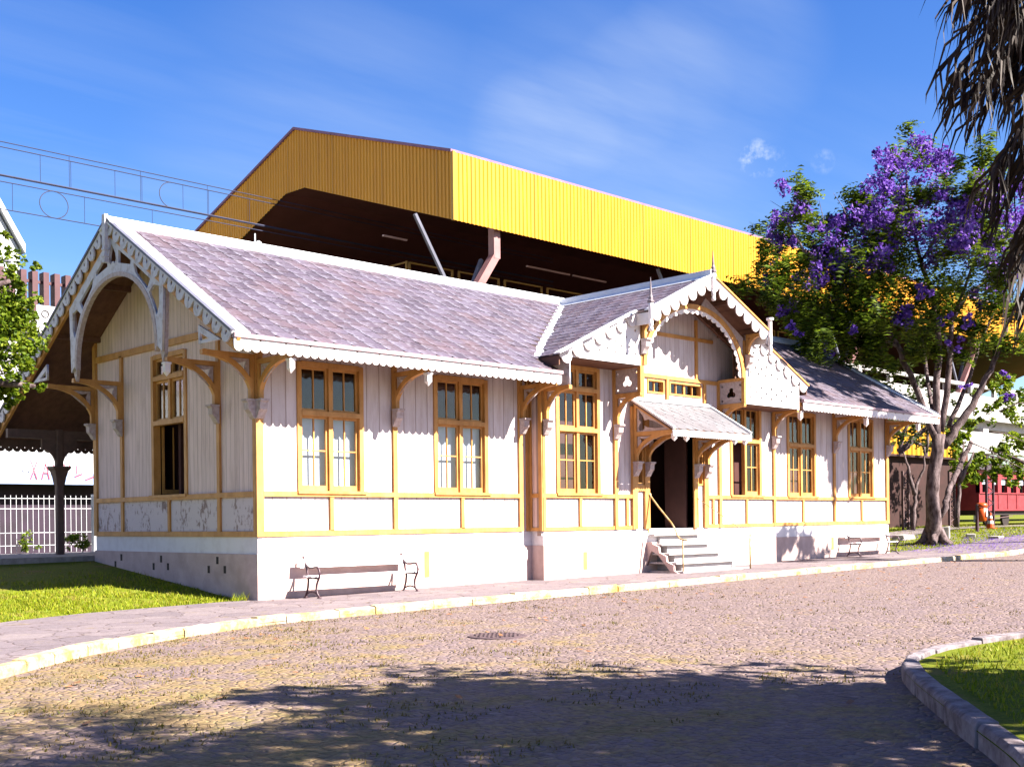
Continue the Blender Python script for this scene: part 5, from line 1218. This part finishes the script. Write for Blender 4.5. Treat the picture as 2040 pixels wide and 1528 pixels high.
def palm_frond(mb, az, el, ln, droop, n=46, hang=.55, lw=.016, side=1.0):
    d = Vector((math.cos(az), math.sin(az), 0)); pos = top.copy(); path = [pos.copy()]; a = el; st = ln / n
    for i in range(n):
        a -= droop / n * (1 + 1.2 * i / n); pos = pos + (d * math.cos(a) + Vector((0, 0, math.sin(a)))) * st; path.append(pos.copy())
    mb.tube(path[::2], .030, 5, .006)
    sd = d.cross(Vector((0, 0, 1)))
    for i in range(5, n + 1):
        t = i / n; l0 = hang * (.35 + 1.1 * math.sin(PI * min(1, .12 + t * .86)))
        tang = (path[i] - path[i-1]).normalized()
        for s in (-1, 1):
            for rep in (0, 1):
                q = path[i] + tang * U(-.04, .04); out = sd * s * U(.15, .55) * side + tang * U(.35, .8) + Vector((0, 0, -U(.1, .7))); l = l0 * U(.6, 1.15)
                p1 = q + out.normalized() * l * .5; p2 = p1 + (out.normalized() * .45 + Vector((U(-.25, .25), U(-.25, .25), -1.0))) .normalized() * l * .55; p3 = p2 + Vector((U(-.3, .3), U(-.3, .3), -1)).normalized() * l * U(.1, .4)
                wv = tang.cross(out).normalized() * lw * U(.6, 1.2) if R() < .5 else tang * lw * U(.6, 1.2)
                mb.add([tuple(q - wv * .5), tuple(q + wv * .5), tuple(p1 + wv), tuple(p1 - wv), tuple(p2 + wv * .5), tuple(p2 - wv * .5), tuple(p3)], [(0, 1, 2, 3), (3, 2, 4, 5), (5, 4, 6)])
mb = MB()
for i in range(26):
    az = 2 * PI * i / 26 + U(-.12, .12); e_, l_, r_ = U(.5, 1.2), U(2.3, 3.0), U(.5, .9)
    if any((q_ - CC).dot(FW) > .3 and .0 < (q_ - CC).dot(RT) / (q_ - CC).dot(FW) < .40 and (q_ - CC).z / (q_ - CC).dot(FW) < .5 for q_ in palm_path(az, e_, l_, r_, 36)): continue
    palm_frond(mb, az, e_, l_, r_, n=36, hang=.4)
o = mb.build('crown', M['palm'], PM); o.matrix_parent_inverse = inv
mb = MB()
left = math.atan2(-RT.y, -RT.x)
def dry_frond(mb, tip, sag, n=40):
    a = top + Vector((U(-.1, .1), U(-.1, .1), U(-.5, .1))); tip = Vector(tip); c = (a + tip) / 2 + Vector((0, 0, sag)); path = []
    for i in range(n + 1):
        t = i / n; path.append(a * (1 - t) ** 2 + c * (2 * t * (1 - t)) + tip * t * t)
    mb.tube(path[::2], .020, 5, .005)
    for i in range(8, n + 1):
        t = i / n; tang = (path[i] - path[i-1]).normalized(); sd = tang.cross(Vector((0, 0, 1))).normalized(); l0 = .46 * (1 - .45 * t)
        for s in (-1, 1):
            for rep_ in range(2):
                q = path[i] + tang * U(-.04, .04); o1 = (sd * s * U(.1, .8) + tang * U(.5, 1.1) + Vector((0, 0, U(-.3, .25)))).normalized(); l = l0 * U(.55, 1.2)
                o2 = (o1 * U(.2, .8) + Vector((U(-.25, .25), U(-.25, .25), -U(.5, 1.2)))).normalized(); o3 = (o2 * .3 + Vector((U(-.4, .4), U(-.4, .4), -1))).normalized()
                p1 = q + o1 * l * .42; p2 = p1 + o2 * l * .38; p3 = p2 + o3 * l * U(.15, .5); wv = tang.cross(o1)
                wv = (wv if wv.length > .1 else sd).normalized() * U(.0035, .0085)
                mb.add([tuple(q - wv * .6), tuple(q + wv * .6), tuple(p1 + wv), tuple(p1 - wv), tuple(p2 + wv * .6), tuple(p2 - wv * .6), tuple(p3)], [(0, 1, 2, 3), (3, 2, 4, 5), (5, 4, 6)])
for k in range(64):
    u = 1905 + 190 * (k / 63) ** .8 + U(-12, 12); v = U(-120, min(640, 110 + (u - 1905) * 3.6)); dry_frond(mb, at(u, v, U(4.7, 5.7)), U(.05, .45))
o = mb.build('dry_fronds', M['palm'], PM); o.matrix_parent_inverse = inv; print('palm', len(mb.f))

# --- trees outside the frame (beside and behind the camera) that shade the road, roof and island
def big_tree(label, base, clumps, n, l=.5, w=.3, via=None):
    b = Vector((base[0], base[1], G(*base))); ctr = sum((Vector(c) for c, r in clumps), Vector()) / len(clumps)
    tree('shade_tree', label, b, ([[b, b + Vector((0, 0, 6)), Vector(via), ctr]] + [[Vector(via), Vector(c)] for c, r in clumps[:5]] if via else [[b, b + Vector((0, 0, 3)), (b + ctr) / 2 + Vector((0, 0, 1)), ctr]] + [[(b + ctr) / 2, Vector(c)] for c, r in clumps[:5]]), [(Vector(c), r, n) for c, r in clumps], M['leaf_d'], M['bark'], l, w, r0=.25)
big_tree('tall broad tree on the road side that shades the right half of the station roof', (33.5, -9.8),
         [((25.4, -9.8, 15.6), 2.4), ((22.6, -9.4, 14.4), 2.0), ((27.6, -9.0, 16.6), 2.4), ((24.0, -9.2, 17.2), 2.0), ((29.5, -8.6, 15.0), 2.2), ((21.6, -9.0, 15.8), 1.3), ((26.6, -10.2, 13.4), 1.6), ((28.5, -9.5, 18.5), 2.0)], 330, .5, .32, (32.8, -9.6, 16.5))
big_tree('lower tree by the road whose shadow falls on the station plinth', (24.8, -12.2),
         [((22.9, -10.6, 9.9), .85), ((23.7, -10.9, 10.3), .9), ((22.2, -10.2, 9.5), .5), ((24.9, -11.4, 10.0), .9)], 200, .32, .22)
big_tree('round tree behind the camera that shades the foreground island', (1.4, -25.8), [((.9, -24.8, 6.2), 1.9), ((-.6, -24.1, 5.6), 1.5), ((2.4, -24.8, 6.6), 1.8), ((-1.6, -23.8, 5.2), 1.2), ((.3, -24.0, 7.0), 1.3)], 700, .3, .2)
big_tree('bushy tree on the island whose crown shades the cobbles in the foreground', (-1.5, -19.2), [((-1.9, -18.9, 5.4), 1.7), ((-.9, -19.7, 5.8), 1.6), ((-2.6, -18.5, 6.0), 1.3), ((-.4, -20.2, 5.0), 1.3), ((-1.6, -19.9, 6.7), 1.4), ((-2.9, -18.9, 5.0), 1.0), ((-3.7, -19.9, 5.7), 1.5), ((-2.6, -20.8, 6.2), 1.6), ((-1.4, -21.4, 5.8), 1.6), ((-3.4, -21.0, 5.2), 1.3)], 900, .26, .17)

mb = MB()                                     # petals the jacaranda has dropped
for _ in range(5200):
    x = random.gauss(30.5, 5.0); y = random.gauss(-1.6, 2.4)
    if x < 24.9 or x > 46 or y < kx(x) - 1.2 or y > 4: continue
    z = G(x, y) + (.06 if pb(x) > y > kx(x) + .2 else .02) + U(0, .01); a = U(0, 6.3); l = U(.02, .045); c, s = math.cos(a), math.sin(a)
    mb.add([(x - c * l, y - s * l, z), (x + s * l * .7, y - c * l * .7, z + .01), (x + c * l, y + s * l, z + .012), (x - s * l * .7, y + c * l * .7, z)], [(0, 1, 2, 3)])
tag(mb.build('fallen_petals', M['bloom']), 'fallen violet petals on the pavement and grass below the jacaranda', 'petals', kind='stuff')
# ================================================================== far right: shed, carriage, bin, cone, stones
DS = thing('dark_shed', 'open shed painted dark for its inner shade, behind the jacaranda trunk', 'shed', (26, 6.5, .6)); inv = Matrix.Translation(DS.location).inverted()
mb = MB(); mb.box(25.6, 43.6, 6.6, 10, .3, 4.25); o = mb.build('wall', M['shed'], DS); o.matrix_parent_inverse = inv  # solid dark box stands in for the shaded open inside
mb = MB(); mb.box(25.4, 43.8, 6.3, 10.3, 4.25, 4.35); o = mb.build('roof', M['shed'], DS); o.matrix_parent_inverse = inv
def lattice(label, x, y, h, w=.42, n=10, m_='iron'):
    z = G(x, y); t = thing('lattice_post', label, 'post', (x, y, z), 0, 'riveted lattice posts')
    mb = MB()
    for s in (-1, 1): mb.box(s * w / 2 - .035, s * w / 2 + .035, -.05, .05, 0, h)
    mb.build('legs', M[m_], t); mb = MB()
    for i in range(n):
        a, b = i * h / n, (i + 1) * h / n; s = 1 if i % 2 else -1
        mb.beam((-s * w / 2, 0, a), (s * w / 2, 0, b), .03, .05, (0, 1, 0))
    mb.build('lacing', M[m_], t)
M['dimiron'] = mk('dim_grey_iron', (.10, .06, .06), s=4, bs=0)
lattice('dark lattice post beside the orange bin', at(1972, 1000, 55).x, at(1972, 1000, 55).y, 3.4, .75, 12)
lattice('faint lattice post against the shed left of the jacaranda', at(1804, 1000, 51).x, at(1804, 1000, 51).y, 2.6, .5, 12, 'dimiron')
lattice('faint lattice post against the shed right of the jacaranda', at(1896, 1000, 53).x, at(1896, 1000, 53).y, 2.6, .5, 12, 'dimiron')
CA = thing('railway_carriage', 'red wooden railway carriage at the right edge', 'train carriage', (44.4, 5.5, .9)); inv = Matrix.Translation(CA.location).inverted()
def cap_(mb, n, m_): o = mb.build(n, m_, CA); o.matrix_parent_inverse = inv; return o
mb = MB(); mb.box(44.3, 62, 5.6, 8.3, 1.75, 2.62); mb.box(44.3, 62, 5.6, 8.3, 3.35, 3.75); x = 44.3
while x < 62: mb.box(x, x + .42, 5.6, 5.75, 2.62, 3.35); x += 1.12
mb.box(44.3, 44.45, 5.6, 8.3, 2.62, 3.35); cap_(mb, 'body', M['red'])
mb = MB(); mb.box(44.5, 62, 5.9, 6.0, 2.62, 3.35); cap_(mb, 'window_void', M['black'])
x = 44.3
wnd = MB()
while x < 61: wnd.box(x + .46, x + 1.08, 5.70, 5.73, 3.05, 3.33); x += 1.12
cap_(wnd, 'pane', mk('pale_blue_pane', (.5, .62, .72), s=2, bs=0, rough=.2))
mb = MB(); mb.box(44.3, 62, 5.54, 5.6, 2.58, 2.64); mb.box(44.3, 62, 5.54, 5.6, 1.72, 1.80); x = 44.3
while x < 62: mb.box(x - .02, x + .04, 5.57, 5.6, 1.8, 2.58); x += 1.12
cap_(mb, 'moulding', M['red'])
mb = MB(); mb.prism_u([(-5.4, 3.75), (-5.7, 4.0), (-7.0, 4.25), (-8.2, 4.0), (-8.5, 3.75)], 44.2, 62) if 0 else mb.add([(44.2, 5.4, 3.75), (44.2, 5.7, 4.0), (44.2, 7, 4.25), (44.2, 8.2, 4.0), (44.2, 8.5, 3.75), (62, 5.4, 3.75), (62, 5.7, 4.0), (62, 7, 4.25), (62, 8.2, 4.0), (62, 8.5, 3.75)], [(0, 1, 6, 5), (1, 2, 7, 6), (2, 3, 8, 7), (3, 4, 9, 8), (0, 4, 3, 2, 1), (0, 5, 9, 4)]); cap_(mb, 'roof', M['black'])
mb = MB(); mb.box(44.3, 62, 5.7, 8.2, 1.5, 1.75); cap_(mb, 'chassis', M['black'])
for x in (45.8, 47.9, 52, 54): 
    mb = MB(); mb.mp = lambda a, b, c: (a, c, b); mb.lathe((x, 1.32, 5.8), [(.42, 0), (.42, .12), (.38, .14), (.1, .14)], 18); cap_(mb, 'wheel', M['black'])
mb = MB(); mb.beam((44.8, 5.75, 1.25), (48.6, 5.75, 1.45), .04, .04); cap_(mb, 'brake_rod', M['dimiron'])

bd = 49.; bp = at(1947, 1058, bd); z0 = G(bp.x, bp.y)
BN = thing('litter_bin', 'orange plastic litter bin with a white and blue sticker on a dark post', 'litter bin', (bp.x, bp.y, z0)); q = (bp.x, bp.y, z0)
mb = MB(); mb.lathe((0, 0, 0), [(.07, -.1), (.07, 1.15)], 8); mb.box(-.07, .07, -.05, .05, .0, .5); mb.build('post', M['iron'], BN)
mb = MB(); mb.lathe((.22, -.10, 0), [(.15, .42), (.19, .46), (.22, 1.02)], 14); bo = mb.build('bin_body', M['orange'], BN, True)
mb = MB(); mb.lathe((.22, -.10, 0), [(.24, 1.03), (.25, 1.06), (.25, 1.12), (.20, 1.19), (.08, 1.22)], 14); mb.build('lid', M['orange'], BN, True)
mb = MB(); mb.mp = lambda a, b, c: (.22 + .235 * math.sin(a), -.10 - .235 * math.cos(a), c)
for i in range(8): mb.add([(-.25 + i * .14, 0, .62), (-.11 + i * .14, 0, .62), (-.11 + i * .14, 0, .96), (-.25 + i * .14, 0, .96)], [(0, 1, 2, 3)])
mb.build('sticker', M['whitemetal'], bo)
mb = MB(); mb.mp = lambda a, b, c: (.22 + .239 * math.sin(a), -.10 - .239 * math.cos(a), c)
mb.add([(-.15, 0, .78), (.35, 0, .92), (.65, 0, .92), (.1, 0, .78)], [(0, 1, 2, 3)])
for k in range(4): mb.add([(-.1, 0, .65 + k * .03), (.7, 0, .65 + k * .03), (.7, 0, .665 + k * .03), (-.1, 0, .665 + k * .03)], [(0, 1, 2, 3)])
mb.build('sticker_print', mk('blue_print', (.05, .12, .45), s=2, bs=0), bo)
cp = at(1973, 1054, 51.5); cz = G(cp.x, cp.y)
CN = thing('traffic_cone', 'orange and white traffic cone standing right of the litter bin', 'traffic cone', (cp.x, cp.y, cz))
mb = MB(); mb.box(-.22, .22, -.22, .22, 0, .04); mb.lathe((0, 0, 0), [(.18, .04), (.04, .72)], 14); mb.build('cone_body', M['orange'], CN)
mb = MB(); mb.lathe((0, 0, 0), [(.148, .22), (.118, .36)], 14); mb.lathe((0, 0, 0), [(.098, .46), (.072, .58)], 14); mb.build('stripe', M['whitemetal'], CN)
def stone(label, u, v, dd_, sx, sy, sz, rz=0):
    p = at(u, v, dd_); mb = MB()
    for i in range(1): mb.add([(x * sx / 2 * U(.85, 1.1), y * sy / 2 * U(.85, 1.1), z * sz * U(.9, 1.1) - .05 * (1 - z)) for z in (0, 1) for x, y in ((-1, -1), (1, -1), (1, 1), (-1, 1))], [(0, 3, 2, 1), (4, 5, 6, 7), (0, 1, 5, 4), (1, 2, 6, 5), (2, 3, 7, 6), (3, 0, 4, 7)])
    o = mb.build('stone_block', M['stone'], bevel=.03); o.location = (p.x, p.y, G(p.x, p.y)); o.rotation_euler = (0, 0, rz); tag(o, label, 'stone', 'loose stones on the lawn')
stone('upright pale stone block right behind the jacaranda trunk', 1882, 1056, 46, .5, .4, .45, .4)
stone('long low stone slab lying on the grass left of the jacaranda', 1800, 1062, 46, 1.3, .5, .18, .1)
stone('small white stone in the grass right of the jacaranda', 1934, 1062, 46, .55, .35, .14, .5)
stone('flat stone slab in the grass below the orange bin', 1985, 1067, 45, .9, .4, .08, .2)
YFc = thing('yellow_fence', 'yellow ribbed metal hoarding glimpsed between dark trunks above the shed', 'hoarding', (42, 15, 0)); inv = Matrix.Translation(YFc.location).inverted()
mb = MB(); pts = []; x = 36.
while x < 62: pts += [(x, 15), (x + .1, 14.9), (x + .3, 14.9), (x + .4, 15)]; x += .6
n = len(pts); mb.add([(a, b, 1) for a, b in pts] + [(a, b, 7.2) for a, b in pts], [(i, i + 1, n + i + 1, n + i) for i in range(n - 1)]); o = mb.build('panel', M['yellow'], YFc); o.matrix_parent_inverse = inv

# ================================================================== light, sky, view
SUN = Vector((.43, -1, .93)).normalized()
sl = bpy.data.lights.new('sun', 'SUN'); sl.energy = 5.0; sl.angle = math.radians(.5); sl.color = (1, .93, .82)
so = bpy.data.objects.new('sun', sl); COL.objects.link(so); so.rotation_euler = (-SUN).to_track_quat('-Z', 'Y').to_euler(); so.location = (0, -40, 60)
w = bpy.data.worlds.new('World'); SC.world = w; w.use_nodes = True; nt = w.node_tree; bg = nt.nodes['Background']
sky = N(nt, 'ShaderNodeTexSky', sky_type='NISHITA'); sky.sun_disc = False
sky.sun_elevation = math.asin(SUN.z); sky.sun_rotation = math.atan2(SUN.x, SUN.y); sky.air_density = 1.0; sky.dust_density = .6; sky.ozone_density = 2.0; sky.altitude = 20
hs = N(nt, 'ShaderNodeHueSaturation'); hs.inputs['Saturation'].default_value = 1.38; hs.inputs['Hue'].default_value = .518; hs.inputs['Value'].default_value = .78; L(nt, sky.outputs[0], hs.inputs['Color'])
tc = N(nt, 'ShaderNodeTexCoord'); sx = N(nt, 'ShaderNodeSeparateXYZ'); L(nt, tc.outputs['Generated'], sx.inputs[0])
zc = math_(nt, 'MAXIMUM', sx.outputs[2], .06); cx_ = math_(nt, 'DIVIDE', sx.outputs[0], zc); cy_ = math_(nt, 'DIVIDE', sx.outputs[1], zc)
cb = N(nt, 'ShaderNodeCombineXYZ'); L(nt, cx_, cb.inputs[0]); L(nt, cy_, cb.inputs[1])
mp = N(nt, 'ShaderNodeMapping'); mp.inputs['Rotation'].default_value = (0, 0, math.radians(-52)); mp.inputs['Scale'].default_value = (.22, 1.5, 1); L(nt, cb.outputs[0], mp.inputs[0])
n1 = noise(nt, mp.outputs[0], 1.1, 6, .6); n2 = noise(nt, cb.outputs[0], .35, 3, .5)
cf = math_(nt, 'MULTIPLY', ramp(nt, n1, [(.42, 0), (.75, 1)]), ramp(nt, n2, [(.42, 0), (.62, 1)]))
cf = math_(nt, 'MULTIPLY', cf, .26)
def skydir(u, v): return (FW + RT * ((u - 1020) / FPX) - UP * ((v - PY) / FPX)).normalized()
def puff(dr, size, amp, s):
    dp = N(nt, 'ShaderNodeVectorMath', operation='DOT_PRODUCT'); L(nt, tc.outputs['Generated'], dp.inputs[0]); dp.inputs[1].default_value = dr
    g_ = N(nt, 'ShaderNodeMapRange', interpolation_type='SMOOTHSTEP'); L(nt, dp.outputs['Value'], g_.inputs[0]); g_.inputs[1].default_value = math.cos(size); g_.inputs[2].default_value = 1.0
    q_ = math_(nt, 'MULTIPLY', g_.outputs[0], amp); nn_ = ramp(nt, noise(nt, tc.outputs['Generated'], s, 6, .65), [(.42, 0), (.66, 1)])
    return math_(nt, 'MULTIPLY', q_, nn_)
for u_, v_, sz, am, s_ in ((1505, 316, .019, .7, 75), (1640, 322, .012, .35, 80), (1540, 324, .015, .4, 75)): cf = math_(nt, 'MAXIMUM', cf, puff(skydir(u_, v_), sz, am, s_))
mp2 = N(nt, 'ShaderNodeMapping'); mp2.inputs['Rotation'].default_value = (0, 0, math.radians(-52)); mp2.inputs['Scale'].default_value = (.45, 1.9, 1); L(nt, cb.outputs[0], mp2.inputs[0])
stk = ramp(nt, noise(nt, mp2.outputs[0], 1.5, 5, .6), [(.35, 0), (.7, 1)])
for u_, v_, sz, am in ((1060, 275, .075, .42), (1150, 240, .075, .40), (1250, 200, .08, .34), (1350, 160, .085, .28), (1450, 125, .09, .22), (1330, 330, .10, .22), (700, 380, .2, .2), (1150, 420, .2, .25)):
    dp = N(nt, 'ShaderNodeVectorMath', operation='DOT_PRODUCT'); L(nt, tc.outputs['Generated'], dp.inputs[0]); dp.inputs[1].default_value = skydir(u_, v_)
    g_ = N(nt, 'ShaderNodeMapRange', interpolation_type='SMOOTHSTEP'); L(nt, dp.outputs['Value'], g_.inputs[0]); g_.inputs[1].default_value = math.cos(sz); g_.inputs[2].default_value = 1.0
    cf = math_(nt, 'MAXIMUM', cf, math_(nt, 'MULTIPLY', math_(nt, 'MULTIPLY', g_.outputs[0], am), math_(nt, 'ADD', math_(nt, 'MULTIPLY', stk, .7), .3)))
cm = mix(nt, cf, hs.outputs[0], (2.8, 3.2, 3.8))
L(nt, cm, bg.inputs[0]); bg.inputs[1].default_value = .052
SC.view_settings.view_transform = 'Standard'; SC.view_settings.look = 'None'; SC.view_settings.exposure = 2.5; SC.view_settings.gamma = 1
SC.render.engine = 'CYCLES'; SC.cycles.use_denoising = True; SC.cycles.max_bounces = 6; SC.cycles.transparent_max_bounces = 12
SC.cycles.sample_clamp_indirect = 6

# exposure is set for the shade: keep the sunlit ground, roof and metal at their real, darker values
def dim(name, f):
    nt = M[name].node_tree; p = nt.nodes['Principled BSDF']; s = p.inputs['Base Color']
    if s.is_linked:
        src = s.links[0].from_socket; tgt = [l.to_socket for l in src.links if l.to_socket.name in ('Base Color', 'Color') and l.to_node.type in ('BSDF_PRINCIPLED', 'BSDF_TRANSLUCENT')]
        c = mix(nt, 1.0, src, (f, f, f), 'MULTIPLY')
        for t in tgt: L(nt, c, t)
for n_, f_ in (('road', .66), ('paving', .60), ('soil', .8), ('grass', .92), ('weed', .62), ('kerb', .64), ('kerb_grey', .66), ('yellow', .62), ('yellow_clad', .63), ('slate', .74), ('concrete', .64), ('whitemetal', .66), ('red', .68), ('orange', .62), ('palm', .24), ('stone', .62), ('leaf_b', .76), ('leaf_j', .85), ('bloom', .85), ('curtain', .66), ('slate_pale', .44), ('leaf_d', .8), ('bark', .85), ('steel', .75), ('rail', .62)): dim(n_, f_)
